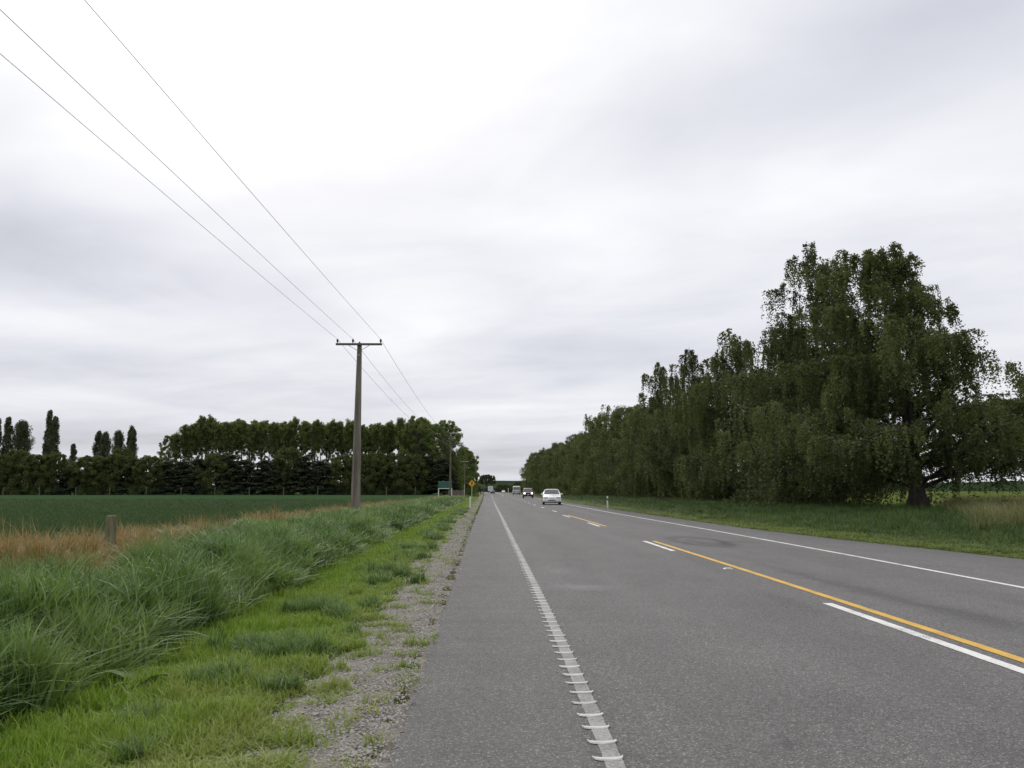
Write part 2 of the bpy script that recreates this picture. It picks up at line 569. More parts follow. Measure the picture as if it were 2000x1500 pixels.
M_POSTW = plain('white_post_paint', (0.72, 0.72, 0.70), 0.5, noise=0.08)
M_RED = plain('red_reflector', (0.34, 0.03, 0.03), 0.4)
M_SIGNY = plain('yellow_sign_sheet', (0.80, 0.40, 0.02), 0.4, noise=0.04)
M_BLACK = plain('black_print', (0.012, 0.012, 0.012), 0.45)
M_SIGNG = plain('green_sign_board', (0.022, 0.105, 0.082), 0.45, noise=0.08, scale=3)
M_WOODF = mat_bark('fence_board', (0.10, 0.085, 0.065), (0.20, 0.18, 0.15), 8, 1)
C_WHITE = plain('white_car_paint', (0.84, 0.84, 0.84), 0.25, noise=0.02, coat=0.6)
C_MAROON = plain('maroon_car_paint', (0.085, 0.030, 0.032), 0.25, noise=0.03, coat=0.7)
C_NAVY = plain('dark_blue_car_paint', (0.028, 0.032, 0.060), 0.25, noise=0.03, coat=0.7)
C_CREAM = plain('cream_bus_paint', (0.76, 0.75, 0.71), 0.35, noise=0.05, coat=0.3)
C_TRUCK = plain('truck_box_panel', (0.62, 0.63, 0.66), 0.4, noise=0.04, scale=1.5)
C_GLASS = plain('window_glass', (0.055, 0.063, 0.068), 0.08, noise=0.05, spec=0.9)
C_TRIM = plain('black_trim', (0.018, 0.018, 0.019), 0.5)
C_TYRE = plain('tyre_rubber', (0.016, 0.016, 0.016), 0.85)
C_RIM = plain('wheel_rim', (0.34, 0.34, 0.35), 0.35, 0.7)
C_LAMP = plain('headlight_lens', (0.30, 0.31, 0.32), 0.12, noise=0.25, scale=20, spec=0.8)
C_LIT = plain('lit_headlight', (0.9, 0.88, 0.86), 0.2, emis=((1.0, 0.92, 0.90), 4.0))
C_TAIL = plain('tail_light', (0.25, 0.012, 0.012), 0.25)
C_AMBER = plain('indicator_lens', (0.55, 0.20, 0.02), 0.25)
C_PLATE = plain('number_plate_blank', (0.58, 0.58, 0.56), 0.45, noise=0.15, scale=30)
C_GREY = plain('grey_bumper', (0.24, 0.24, 0.245), 0.5)

# ------------------------------------------------------------------ plan of the road (metres; camera at 0,0; road runs along +y)
def curve(ys, xs):
    ys, xs = np.array(ys, float), np.array(xs, float)
    # smooth the measured polyline a little
    fy = np.linspace(-30, 760, 1581)
    fx = np.interp(fy, ys, xs)
    fx[0] = fx[1]
    kx = np.concatenate([np.full(14, fx[0]), fx, fx[-1] + (fx[-1] - fx[-2]) * np.arange(1, 15)])
    ker = np.hanning(29)
    sm = np.convolve(kx, ker / ker.sum(), 'valid')
    return lambda y: np.interp(y, fy, sm)


ROAD_END = 720.0
edge_l = curve([-30, 3, 7, 11, 16, 24.5, 42, 94, 148, 260, 420, 600, 760], [-0.5, -0.52, -0.62, -0.70, -0.82, -1.05, -1.42, -2.55, -3.83, -6.6, -10.6, -17, -24])
line_l = curve([-30, 4, 7, 11, 15, 22, 30, 40, 50, 63, 90, 117, 206, 300, 413, 600, 760], [0.58, 0.53, 0.49, 0.42, 0.34, 0.21, 0.06, -0.12, -0.32, -0.60, -1.1, -1.63, -3.26, -5.05, -7.4, -13.5, -20])
centre = curve([-30, 10, 21, 30, 43, 62, 84, 117, 172, 258, 413, 600, 760], [4.02, 4.0, 3.87, 3.72, 3.37, 2.95, 2.55, 2.2, 1.5, 0.1, -3.6, -9.6, -16])
line_r = curve([-30, 18, 26, 46, 83, 138, 258, 413, 600, 760], [7.0, 7.0, 6.86, 6.35, 5.78, 5.35, 4.4, 0.6, -5.6, -12])
edge_r = curve([-30, 8, 15.5, 18.5, 22.5, 31, 59, 94, 138, 258, 413, 600, 760], [11.4, 10.8, 9.9, 9.5, 8.85, 8.25, 7.55, 7.2, 6.85, 6.0, 2.4, -3.6, -10])


def ysteps(y0, y1):
    out, y = [], y0
    while y < y1:
        out.append(y)
        y += 0.10 if 2 < y < 14 else 0.25 if 0 < y < 45 else 1.0 if y < 120 else 5.0
    out.append(y1)
    return np.array(out)


def smooth_noise(x, y, s=1.0, seed=0):
    r = np.random.RandomState(seed)
    v = 0
    for i in range(7):
        a, ph = r.uniform(0, 6.28), r.uniform(0, 6.28)
        f = s * 1.35 ** i * r.uniform(0.8, 1.2)
        v = v + np.sin((x * np.cos(a) + y * np.sin(a)) * f + ph + 1.3 * np.sin((x * np.sin(a) - y * np.cos(a)) * f * 0.6 + ph)) / (1.15 ** i)
    return v / 4.0


def strip(name, y, cols, z, mat, kind=None, parent=None):
    """sheet between lateral columns; z is a function of (x, y)"""
    n, m = len(y), len(cols)
    X = np.stack([c if isinstance(c, np.ndarray) else np.full(n, c) for c in cols], 1)
    Y = np.repeat(y[:, None], m, 1)
    Z = z(X, Y) if callable(z) else np.full_like(X, z)
    V = np.stack([X, Y, Z], -1).reshape(-1, 3)
    i = (np.arange(n - 1)[:, None] * m + np.arange(m - 1)[None]).ravel()
    F = np.stack([i, i + 1, i + 1 + m, i + m], -1)
    o = link(name, np_mesh(name, V, F, smooth=True), mat, parent)
    if kind:
        o['kind'] = kind
    return o


rng0 = np.random.RandomState(5)
yy = ysteps(-14, ROAD_END)
jl = (smooth_noise(yy * 0 + 3, yy, 5.0, 1) * 0.022 + smooth_noise(yy * 0, yy, 16, 2) * 0.014) * np.clip(1.3 - yy / 200, 0.4, 1)
jr = smooth_noise(yy * 0 + 9, yy, 1.6, 3) * 0.10 + smooth_noise(yy * 0, yy, 7, 4) * 0.04
eL, eR = edge_l(yy) + jl, edge_r(yy) + jr
road = strip('road', yy, [eL - 0.01, eL, eL * 0.75 + eR * 0.25, eL * 0.5 + eR * 0.5, eL * 0.25 + eR * 0.75, eR, eR + 0.01],
             lambda X, Y: np.where((X < eL[:, None]) | (X > eR[:, None]), -0.05, 0.0), M_ASPH, 'structure')


def marking(name, f, w, y0, y1, mat, z=0.004, ragged=0.0, seed=0):
    st = np.arange(y0, y1 + 1e-6, 0.08 if (y1 - y0 < 6 or y0 < 12) and y1 < 60 else 0.8)
    st = np.unique(np.append(st[st < y1], y1))
    if y1 > 60:
        st = np.unique(np.concatenate([np.arange(y0, min(y1, 50), 0.12), np.arange(max(50, y0), y1, 1.5), [y1]]))
    c = f(st)
    jit = smooth_noise(st * 0, st, 30, seed) * ragged
    jit2 = smooth_noise(st * 0 + 5, st, 34, seed + 1) * ragged
    o = strip(name, st, [c - w / 2 + jit, c + w / 2 + jit2], z, mat, None, road)
    return o


# edge line on the left: worn paint band with raised bars across it
band = marking('edge_line', lambda y: line_l(y) + 0.014, 0.092, 1.2, 560, M_WORN, ragged=0.004)
marking('edge_line', line_r, 0.10, 2.0, 560, M_WHITE, ragged=0.003, seed=3)
marking('centre_line', centre, 0.11, 1.0, 21.0, M_YEL, ragged=0.003, seed=5)
marking('centre_line', centre, 0.10, 29.6, 43.0, M_YEL, ragged=0.003, seed=6)
k = 0
for yc in [-2.4, 7.2, 19.3, 31.2, 41.4]:
    ln = 3.4 if yc > 8 else 4.6
    marking('lane_dash', lambda y: centre(y) - 0.24, 0.115, yc - ln / 2, yc + ln / 2, M_WHITE, ragged=0.005, seed=8 + k)
    k += 1
for yc in np.arange(51.3, 420, 10.9):
    marking('lane_dash', centre, 0.115, yc - 1.6, yc + 1.6, M_WHITE)
# flush median edge beyond the bend of the lane
marking('lane_line', lambda y: centre(y) - 1.3, 0.1, 190, 420, M_WHITE)


def bar_mesh():
    # thermoplastic rib, ends drawn forward as the paint was extruded
    xs = np.array([-0.076, -0.066, -0.04, 0.0, 0.04, 0.064, 0.076])
    fw = np.array([0.034, 0.013, 0.003, 0.0, 0.003, 0.014, 0.040])
    hw = np.array([0.009, 0.015, 0.018, 0.0185, 0.018, 0.017, 0.010])
    rings = []
    for x, f, h in zip(xs, fw, hw):
        rings.append([(x, f - h, 0.0), (x, f - h * 0.72, 0.0065), (x, f + h * 0.72, 0.0065), (x, f + h, 0.0)])
    mb = MB().loft(rings)
    me = bpy.data.meshes.new('rumble_bar')
    me.from_pydata(mb.v, [], mb.f)
    me.update()
    me.materials.append(M_BAR)
    return me


bar_me = [bar_mesh()]
for q in range(3):          # three more worn variants
    c = bar_me[0].copy()
    for v in c.vertices:
        v.co.x += rng0.uniform(-.004, .004)
        v.co.y += rng0.uniform(-.004, .004)
    bar_me.append(c)
yb, nb = 1.53, 0
extra = MB()
while yb < 135:
    if nb < 295:
        o = bpy.data.objects.new('rumble_bar', bar_me[rng0.randint(4)])
        COL.objects.link(o)
        o.parent = band
        o.location = (float(line_l(yb)) + rng0.uniform(-.006, .006) - 0.006, yb + rng0.uniform(-.008, .008), 0.0045)
        o.rotation_euler = (0, 0, rng0.uniform(-.03, .03))
    else:
        x = float(line_l(yb))
        extra.box(x - 0.075, x + 0.07, yb - 0.022, yb + 0.022, 0.0045, 0.011)
    nb += 1
    yb += 0.2555
tag(extra.build('rumble_bars_beyond', M_BAR, band), kind='stuff')

# ------------------------------------------------------------------ ground
def z_left(X, Y):
    """verge: falls from the seal into a shallow swale, rises to the fence line"""
    d = edge_l(Y) - X
    return np.interp(d, [0, 0.6, 1.4, 2.2, 3.0, 4.6, 6.2, 8.5], [-0.012, -0.02, -0.07, -0.14, -0.15, -0.02, 0.14, 0.04]) \
        + smooth_noise(X, Y, 2.2, 21) * 0.022 * np.clip(d, 0.15, 1)


FENCE = lambda y: edge_l(y) - 6.55
yg = ysteps(-14, 330)
eg = edge_l(yg)
strip('left_verge', yg, [eg + 0.25 - 0.35 * i for i in range(26)], lambda X, Y: np.where(X > edge_l(Y), -0.03, z_left(X, Y)), M_VERGE, 'structure')
# gravel shoulder along the seal
gw = 0.66 + smooth_noise(yg * 0, yg, 1.3, 31) * 0.2 + np.clip(yg / 70, 0, 0.5)
strip('gravel_shoulder', yg, [eg + 0.12, eg - gw * 0.4, eg - gw * 0.8, eg - gw - 0.05],
      lambda X, Y: np.where(X > edge_l(Y), -0.022, z_left(X, Y) + 0.012 - 0.03 * (X < (eg - gw)[:, None])), M_GRAVEL, 'structure')
yf = np.concatenate([np.arange(-14, 60, 1.0), np.arange(60, 340, 6.0)])
ef = edge_l(yf)
strip('crop_field', yf, [ef - 7.6, ef - 9.5, ef - 13, ef - 25, ef * 0 - 60, ef * 0 - 120, ef * 0 - 260, ef * 0 - 420],
      lambda X, Y: 0.05 + smooth_noise(X, Y, 0.12, 41) * 0.05, M_FIELD, 'structure')
er = edge_r(yg)
z_right = lambda X, Y: np.interp(X - edge_r(Y), [0, 0.5, 3, 8, 12, 60], [-0.012, -0.01, 0.0, 0.10, 0.12, 0.0]) + smooth_noise(X, Y, 1.2, 51) * 0.03 * np.clip(X - edge_r(Y), 0.1, 1)
strip('right_verge', yg, [er - 0.3] + [er + 0.0 + 0.6 * i for i in range(24)], lambda X, Y: np.where(X < edge_r(Y) - 0.2, -0.03, z_right(X, Y)), M_VERGE, 'structure')
strip('pasture', yf, [edge_r(yf) + 13, edge_r(yf) + 20, edge_r(yf) * 0 + 60, edge_r(yf) * 0 + 160, edge_r(yf) * 0 + 420], lambda X, Y: 0.06 + smooth_noise(X, Y, 0.1, 61) * 0.05, M_PAST, 'structure')
strip('ground', np.array([-6000., -20, 340, 800, 2000, 9000]), [np.full(6, v) for v in (-9000., -400., 0., 400., 9000.)], -0.22, M_PAST, 'structure')


def hill(name, x0, x1, y0, depth, h, seed):
    xs = np.linspace(x0, x1, 120)
    ts = np.linspace(0, 1, 14)
    X = np.repeat(xs[None], 14, 0)
    Y = y0 + depth * ts[:, None] + X * 0
    prof = np.sin(np.clip(ts, 0, 1) * np.pi)[:, None] ** 0.8
    env = np.sin(np.clip((X - x0) / (x1 - x0), 0, 1) * np.pi) ** 0.35
    Z = -0.5 + h * prof * env * (0.82 + 0.16 * smooth_noise(X, Y * 0, 0.006, seed) + 0.05 * smooth_noise(X, Y, 0.04, seed + 1))
    V = np.stack([X, Y, Z], -1).reshape(-1, 3)
    i = (np.arange(13)[:, None] * 120 + np.arange(119)[None]).ravel()
    o = link(name, np_mesh(name, V, np.stack([i, i + 1, i + 121, i + 120], -1), smooth=True), M_HILL)
    o['kind'] = 'structure'


hill('hills', -700, 900, 1350, 700, 27, 3)
hill('hills', 700, 4200, 2300, 900, 42, 8)

# ------------------------------------------------------------------ grasses (too many to count)
def clump(rng, n, h, spread, width, bend, seg=3, up=0.15):
    """n arching blades growing from one tuft"""
    az = rng.uniform(0, 2 * np.pi, n)
    rr = spread * np.sqrt(rng.uniform(0, 1, n))
    a2 = rng.uniform(0, 2 * np.pi, n)
    bx, by = rr * np.cos(a2), rr * np.sin(a2)
    H = h * rng.uniform(0.5, 1.1, n)
    B = bend * rng.uniform(0.2, 1.3, n) * H
    t = np.linspace(0, 1, seg + 1)
    r = B[:, None] * t[None] ** 1.8
    z = H[:, None] * (t[None] - (up + 0.25 * (B / H)[:, None]) * t[None] ** 2.4)
    wv = width * rng.uniform(0.6, 1.3, n)[:, None] * (1 - t[None] ** 1.6 * 0.93) / 2
    tw = az + rng.uniform(1.0, 2.1, n)
    cx, cy = bx[:, None] + r * np.cos(az)[:, None], by[:, None] + r * np.sin(az)[:, None]
    L = np.stack([cx - wv * np.cos(tw)[:, None], cy - wv * np.sin(tw)[:, None], z], -1)
    Rr = np.stack([cx + wv * np.cos(tw)[:, None], cy + wv * np.sin(tw)[:, None], z], -1)
    V = np.stack([L, Rr], 2).reshape(-1, 3)
    b = (np.arange(n) * (seg + 1) * 2)[:, None] + (np.arange(seg) * 2)[None]
    F = np.stack([b, b + 1, b + 3, b + 2], -1).reshape(-1, 4)
    tint = np.clip(np.repeat(rng.beta(2, 2.6, n), seg) * 0.70 + np.tile(np.linspace(-0.22, 0.36, seg), n), 0, 1)  # root-to-tip ramp puts tuft shade and lit tips into the blade colour
    return V, F, tint


def clump_set(name, mat, variants):
    c = bpy.data.collections.new(name + '_kinds')
    for i, kw in enumerate(variants):
        rng = np.random.RandomState(100 + i + len(name))
        V, F, t = clump(rng, **kw)
        me = np_mesh(name + '_tuft', V, F, t, smooth=True)
        me.materials.append(mat)
        o = bpy.data.objects.new('%s_tuft_%02d' % (name, i), me)
        c.objects.link(o)
    return c


def scatter(name, P, scl, hue, idx, coll, mat, label=None, rot=None):
    """one object whose points carry an instance of a tuft each"""
    me = bpy.data.meshes.new(name)
    n = len(P)
    me.vertices.add(n)
    me.vertices.foreach_set('co', np.asarray(P, np.float32).ravel())
    rng = np.random.RandomState(n % 1000)
    if rot is None:
        rot = np.stack([rng.normal(0, 0.08, n), rng.normal(0, 0.08, n), rng.uniform(0, 6.283, n)], 1)
    for nm, typ, dat in (('scl', 'FLOAT_VECTOR', scl), ('rot', 'FLOAT_VECTOR', rot)):
        a = me.attributes.new(nm, typ, 'POINT')
        a.data.foreach_set('vector', np.asarray(dat, np.float32).ravel())
    a = me.attributes.new('hue', 'FLOAT', 'POINT')
    a.data.foreach_set('value', np.asarray(hue, np.float32))
    a = me.attributes.new('idx', 'INT', 'POINT')
    a.data.foreach_set('value', np.asarray(idx, np.int32))
    me.materials.append(mat)
    o = link(name, me)
    g = bpy.data.node_groups.new(name + '_scatter', 'GeometryNodeTree')
    g.interface.new_socket('Geometry', in_out='INPUT', socket_type='NodeSocketGeometry')
    g.interface.new_socket('Geometry', in_out='OUTPUT', socket_type='NodeSocketGeometry')
    gi, go = g.nodes.new('NodeGroupInput'), g.nodes.new('NodeGroupOutput')
    ci = g.nodes.new('GeometryNodeCollectionInfo')
    ci.inputs['Collection'].default_value = coll
    ci.inputs['Separate Children'].default_value = True
    ci.inputs['Reset Children'].default_value = True
    ip = g.nodes.new('GeometryNodeInstanceOnPoints')
    ip.inputs['Pick Instance'].default_value = True
    def named(nm, typ):
        a = g.nodes.new('GeometryNodeInputNamedAttribute')
        a.data_type = typ
        a.inputs['Name'].default_value = nm
        return a.outputs['Attribute']
    er_ = g.nodes.new('FunctionNodeEulerToRotation')
    lk = g.links.new
    lk(gi.outputs[0], ip.inputs['Points'])
    lk(ci.outputs[0], ip.inputs['Instance'])
    lk(named('idx', 'INT'), ip.inputs['Instance Index'])
    lk(named('rot', 'FLOAT_VECTOR'), er_.inputs[0])
    lk(er_.outputs[0], ip.inputs['Rotation'])
    lk(named('scl', 'FLOAT_VECTOR'), ip.inputs['Scale'])
    lk(ip.outputs[0], go.inputs[0])
    md = o.modifiers.new('scatter', 'NODES')
    md.node_group = g
    o['kind'] = 'stuff'
    if label:
        o['label'] = label
    return o


def pts(rng, n, d0, d1, y0, y1, edge, sign, near=1.0):
    """n points between lateral distances d0..d1 from a road edge, denser near the camera"""
    u = rng.uniform(0, 1, n)
    y = (y0 ** (1 - near) + u * (y1 ** (1 - near) - y0 ** (1 - near))) ** (1 / (1 - near)) if near != 1.0 else y0 * (y1 / y0) ** u
    d = rng.uniform(d0, d1, n)
    return edge(y) + sign * d, y, d


def s3(a, b=None):
    b = a if b is None else b
    return np.stack([a, a, b], 1)


def grasses():
    rng = np.random.RandomState(11)
    tall = clump_set('tall_grass', G_TALL, [
        dict(n=30, h=0.50, spread=0.14, width=0.020, bend=0.75, seg=4), dict(n=28, h=0.46, spread=0.16, width=0.022, bend=0.95, seg=4),
        dict(n=34, h=0.42, spread=0.15, width=0.018, bend=0.60, seg=4), dict(n=24, h=0.56, spread=0.12, width=0.023, bend=0.85, seg=4),
        dict(n=36, h=0.36, spread=0.17, width=0.016, bend=1.05, seg=4), dict(n=24, h=0.64, spread=0.13, width=0.012, bend=0.45, seg=4)])
    # tall rank grass between the mown strip and the fence
    n = 19000
    x, y, d = pts(rng, n, 2.05, 7.0, 2.6, 150, edge_l, -1, near=1.25)
    lump = smooth_noise(x, y, 1.5, 71)
    lump2 = smooth_noise(x, y, 3.8, 72)
    keep = d > 2.38 + 0.20 * smooth_noise(x, y, 1.7, 73) + np.clip((y - 40) * 0.004, 0, .2)
    far = np.clip((y - 12) / 60, 0, 1)
    ht = (0.85 + 0.32 * lump + 0.22 * lump2) * np.clip(0.5 + (d - 2.0) * 0.8, 0.5, 1.0) * rng.uniform(0.75, 1.2, n)
    ht *= np.interp(d, [2, 4.0, 5.2, 6.2], [1, 0.95, 0.72, 0.55])
    # the grass stands in tussocks: tall in the middle, leaning out, with hollows between
    m = 560
    tx, ty, td = pts(rng, m, 2.3, 7.0, 2.6, 150, edge_l, -1, near=1.25)
    tr_ = rng.uniform(0.35, 0.80, m) * (1 + np.clip(ty / 50, 0, 1.2))
    th_ = rng.uniform(0.65, 1.75, m)
    tc_ = rng.normal(0, 0.22, m)
    ti_ = rng.randint(0, 6, m)
    q = ((x[:, None] - tx[None]) ** 2 + (y[:, None] - ty[None]) ** 2) / tr_[None] ** 2
    j = q.argmin(1)
    qd = np.sqrt(q[np.arange(n), j])
    ht *= np.clip(1.25 * th_[j] * np.exp(-1.0 * qd ** 2) + 0.24, 0.24, 1.8)
    ht = np.clip(ht * 0.92, 0.2, 1.2)
    rot = np.stack([rng.normal(0, .24, n), rng.normal(0, .24, n), rng.uniform(0, 6.283, n)], 1)
    mound = 0.24 * np.clip(th_[j], .6, 1.5) * np.exp(-1.1 * qd ** 2) * np.clip((d - 2.3) * 1.6, 0, 1) * np.interp(d, [3.4, 4.4, 5.2], [1, 0.55, 0.05]) * rng.uniform(0.35, 1.05, n)
    hue = np.clip(0.18 + 1.3 * tc_[j] + 0.25 * smooth_noise(x, y, 0.9, 74) + rng.normal(0, 0.08, n) + np.interp(d, [2.2, 2.8, 6, 7], [0.45, 0.0, 0.0, 0.4]), 0, 1)
    kind_ = np.where(rng.uniform(0, 1, n) < 0.7, ti_[j], rng.randint(0, 6, n))
    vis = (np.abs(x - (-7.0 + (14.5 - y) * 0.482)) < 0.30) & (y < 14.7) & (y > 9.5)
    ht = np.where(vis, ht * 0.6, ht)
    k = keep & (d < np.interp(y, [10, 18], [6.1, 6.7])) & ~((d > np.interp(y, [5, 9, 13, 16], [4.2, 4.4, 4.8, 5.4]) + 0.45 * smooth_noise(x, y, 1.3, 75)) & (y < 17) & (rng.uniform(0, 1, n) < 0.88))
    scatter('tall_grass', np.stack([x, y, z_left(x, y) + mound], 1)[k], s3((1.0 + 0.55 * far) * rng.uniform(.9, 1.25, n), ht)[k], hue[k], kind_[k], tall, G_TALL, rot=rot[k])
    # mown strip, bright, thinning into the gravel
    short = clump_set('mown_grass', G_SHORT, [
        dict(n=34, h=0.16, spread=0.09, width=0.0085, bend=0.6), dict(n=38, h=0.12, spread=0.11, width=0.008, bend=0.8),
        dict(n=28, h=0.21, spread=0.07, width=0.009, bend=0.5), dict(n=46, h=0.08, spread=0.12, width=0.007, bend=0.9)])
    n = 26000
    x, y, d = pts(rng, n, 0.02, 2.9, 2.4, 170, edge_l, -1, near=1.3)
    pat = smooth_noise(x, y, 3.4, 81) + 0.5 * smooth_noise(x, y, 9, 82)
    grav = 0.60 + smooth_noise(y * 0, y, 1.3, 31) * 0.2 + np.clip(y / 70, 0, 0.5)
    fin = smooth_noise(x, y, 7.5, 85) + 0.5 * smooth_noise(x, y, 15, 86)
    keep = (d > grav * 1.15 + 0.10 * pat - 0.16 * fin) | ((fin > 0.66) & (d > 0.12)) | ((fin > 0.40) & (d > grav * 0.6)) | (rng.uniform(0, 1, n) < 0.02)
    keep &= ~((smooth_noise(x, y, 2.3, 83) > 0.78) & (d > 0.9))
    far = np.clip((y - 10) / 60, 0, 1)
    ht = (0.72 + 0.30 * pat + np.interp(d, [0, 0.9, 1.6, 2.2, 2.8], [-0.15, -0.1, 0.12, 0.3, 0.55])) * rng.uniform(0.7, 1.25, n)
    hue = np.clip(0.12 + 0.30 * smooth_noise(x, y, 1.6, 84) + rng.normal(0, 0.16, n) + np.interp(d, [0, 0.7, 1.2, 1.9], [0.55, 0.45, 0.2, -0.1]), 0, 1)
    k = keep
    scatter('mown_grass', np.stack([x, y, z_left(x, y)], 1)[k], s3((1.0 + 0.9 * far) * rng.uniform(.85, 1.25, n), np.clip(ht, 0.3, 2))[k], hue[k], rng.randint(0, 4, n)[k], short, G_SHORT)
    tus = clump_set('tussock_grass', G_TALL, [dict(n=44, h=0.22, spread=0.06, width=0.008, bend=0.55), dict(n=50, h=0.17, spread=0.08, width=0.007, bend=0.7), dict(n=38, h=0.27, spread=0.06, width=0.008, bend=0.45)])
    # darker blue-green turf and small tussocks through the middle of the mown strip
    n = 6500
    x, y, d = pts(rng, n, 0.5, 2.15, 2.5, 60, edge_l, -1, near=1.35)
    pat2 = smooth_noise(x, y, 2.1, 87) + 0.6 * smooth_noise(x, y, 6.0, 88)
    k = (pat2 > np.interp(d, [0.3, 0.6, 0.9, 1.2, 1.6, 2.15], [1.2, 0.9, 0.35, 0.1, 0.4, 1.5]))
    hgt = rng.uniform(.55, 1.0, n) * (1 + 0.35 * np.clip(pat2, 0, 1))
    scatter('tussock_grass', np.stack([x, y, z_left(x, y)], 1)[k], s3(rng.uniform(.8, 1.3, n) * (1 + np.clip(y / 50, 0, .8)), hgt)[k], np.clip(rng.normal(0.2, 0.2, n), 0, 1)[k], rng.randint(0, 3, n)[k], tus, G_TALL)
    # last year's stalks and seed heads standing in the green
    n = 900
    x, y, d = pts(rng, n, 2.5, 7.2, 3.0, 70, edge_l, -1, near=1.3)
    stalk = clump_set('dry_stalk', G_TAN, [dict(n=5, h=0.80, spread=0.10, width=0.006, bend=0.35), dict(n=7, h=0.66, spread=0.14, width=0.006, bend=0.6), dict(n=3, h=0.95, spread=0.06, width=0.007, bend=0.3)])
    k = smooth_noise(x, y, 1.1, 76) > -0.1
    scatter('dry_stalks', np.stack([x, y, z_left(x, y)], 1)[k], s3(rng.uniform(.8, 1.2, n), rng.uniform(.6, 1.05, n))[k], rng.uniform(0, .7, n)[k], rng.randint(0, 3, n)[k], stalk, G_TAN)
    # sprayed-off grass along the fence
    dead = clump_set('dead_grass', G_DEAD, [
        dict(n=46, h=0.58, spread=0.14, width=0.012, bend=0.6), dict(n=52, h=0.46, spread=0.18, width=0.008, bend=1.2),
        dict(n=34, h=0.74, spread=0.10, width=0.011, bend=0.4), dict(n=60, h=0.34, spread=0.2, width=0.008, bend=1.3)])
    n = 14500
    x, y, d = pts(rng, n, 4.0, 8.4, 5.0, 120, edge_l, -1, near=1.35)
    pat = smooth_noise(x, y, 1.2, 91) + 0.4 * smooth_noise(x, y, 4.0, 92)
    keep = (pat > np.interp(y, [6, 13, 17, 24, 45, 100], [-0.6, -0.45, 0.05, 0.12, 0.05, 0.2])) & (d < np.interp(y, [6, 14, 20], [8.4, 8.2, 7.5])) & (d > np.interp(y, [5, 9, 13, 16, 19, 30], [4.2, 4.4, 4.9, 5.5, 6.1, 6.2]) + 0.45 * smooth_noise(x, y, 2.0, 93))
    lump = np.clip(smooth_noise(x, y, 3.2, 98) + 0.5 * smooth_noise(x, y, 7.0, 99), -0.7, 1.0)
    ht = (0.85 + 0.30 * pat + 0.55 * lump) * rng.uniform(0.6, 1.3, n) * np.interp(y, [6, 20, 60], [1.25, 1.1, 1.15]) * np.interp(d, [4.6, 5.6, 7.6, 8.4], [0.75, 1.0, 0.95, 0.45])
    hue = np.clip(rng.beta(1.2, 3, n) + 0.25 * smooth_noise(x, y, 1.9, 94) + np.clip((y - 25) / 110, 0, 0.5), 0, 1)
    front = (np.abs(x - (-7.0 + (14.5 - y) * 0.482)) < 0.32) & (y < 14.7) & (y > 11.0)
    ht = np.where(front, ht * 0.5, ht * np.interp(y, [6, 14, 20], [0.78, 0.72, 0.75]))
    k = keep
    scatter('dead_grass', np.stack([x, y, z_left(x, y)], 1)[k], s3(rng.uniform(.9, 1.35, n) * (1 + np.clip((y - 20) / 60, 0, .6)), np.clip(ht, .25, 1.7))[k], hue[k], rng.randint(0, 4, n)[k], dead, G_DEAD)
    # young crop, upright blades
    crop = clump_set('crop', G_CROP, [dict(n=60, h=0.24, spread=0.30, width=0.012, bend=0.5, seg=2), dict(n=54, h=0.20, spread=0.34, width=0.012, bend=0.7, seg=2)])
    n = 16000
    u = rng.uniform(0, 1, n)
    y = 12 * (110 / 12) ** (u ** 0.9)
    x = edge_l(y) - 7.9 - rng.uniform(0, 1, n) * np.clip(y * 0.62 - 1.0, 4, 70)
    scatter('crop', np.stack([x, y, 0.03 + x * 0], 1), s3(1.0 + np.clip((y - 20) / 50, 0, 1.2), rng.uniform(.75, 1.15, n) * (1 + 0.15 * smooth_noise(x, y, 0.8, 95))), np.clip(rng.normal(0.2, 0.15, n), 0, 1), rng.randint(0, 2, n), crop, G_CROP)
    # right verge: mown next to the seal, rank under the trees
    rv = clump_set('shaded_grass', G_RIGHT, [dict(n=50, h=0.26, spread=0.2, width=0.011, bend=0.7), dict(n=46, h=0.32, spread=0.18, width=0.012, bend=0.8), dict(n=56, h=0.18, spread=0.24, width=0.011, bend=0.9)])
    n = 16000
    x, y, d = pts(rng, n, 0.05, 13.5, 11, 240, edge_r, 1, near=1.15)
    keep = d > 0.12 + 0.12 * smooth_noise(x, y, 3, 96)
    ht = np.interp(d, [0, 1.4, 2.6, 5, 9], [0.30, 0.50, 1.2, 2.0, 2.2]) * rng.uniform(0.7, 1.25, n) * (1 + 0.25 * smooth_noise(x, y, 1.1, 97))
    hue = np.clip(np.interp(d, [0, 1.0, 2.0, 5, 9], [0.85, 0.6, 0.25, 0.05, 0.05]) + rng.normal(0, 0.12, n), 0, 1)  # bright edge grass gives way to blades with tree shade in their colour
    k = keep
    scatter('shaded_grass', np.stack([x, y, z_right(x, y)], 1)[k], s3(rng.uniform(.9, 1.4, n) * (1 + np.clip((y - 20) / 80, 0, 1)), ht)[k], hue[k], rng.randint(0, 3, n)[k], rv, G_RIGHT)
    # seeding tan grass beyond the near tree
    tan = clump_set('tan_grass', G_TAN, [dict(n=44, h=0.75, spread=0.28, width=0.010, bend=0.6), dict(n=40, h=0.9, spread=0.24, width=0.009, bend=0.5)])
    n = 2600
    y = rng.uniform(22, 60, n)
    x = 0.52 * y + 1.2 + rng.gamma(2.0, 2.2, n)
    scatter('tan_grass', np.stack([x, y, 0.08 + x * 0], 1), s3(rng.uniform(.9, 1.3, n), rng.uniform(.7, 1.5, n)), np.clip(rng.beta(1.8, 1.3, n), 0, 1), rng.randint(0, 2, n), tan, G_TAN)
    # loose stones on the shoulder
    pc = bpy.data.collections.new('gravel_kinds')
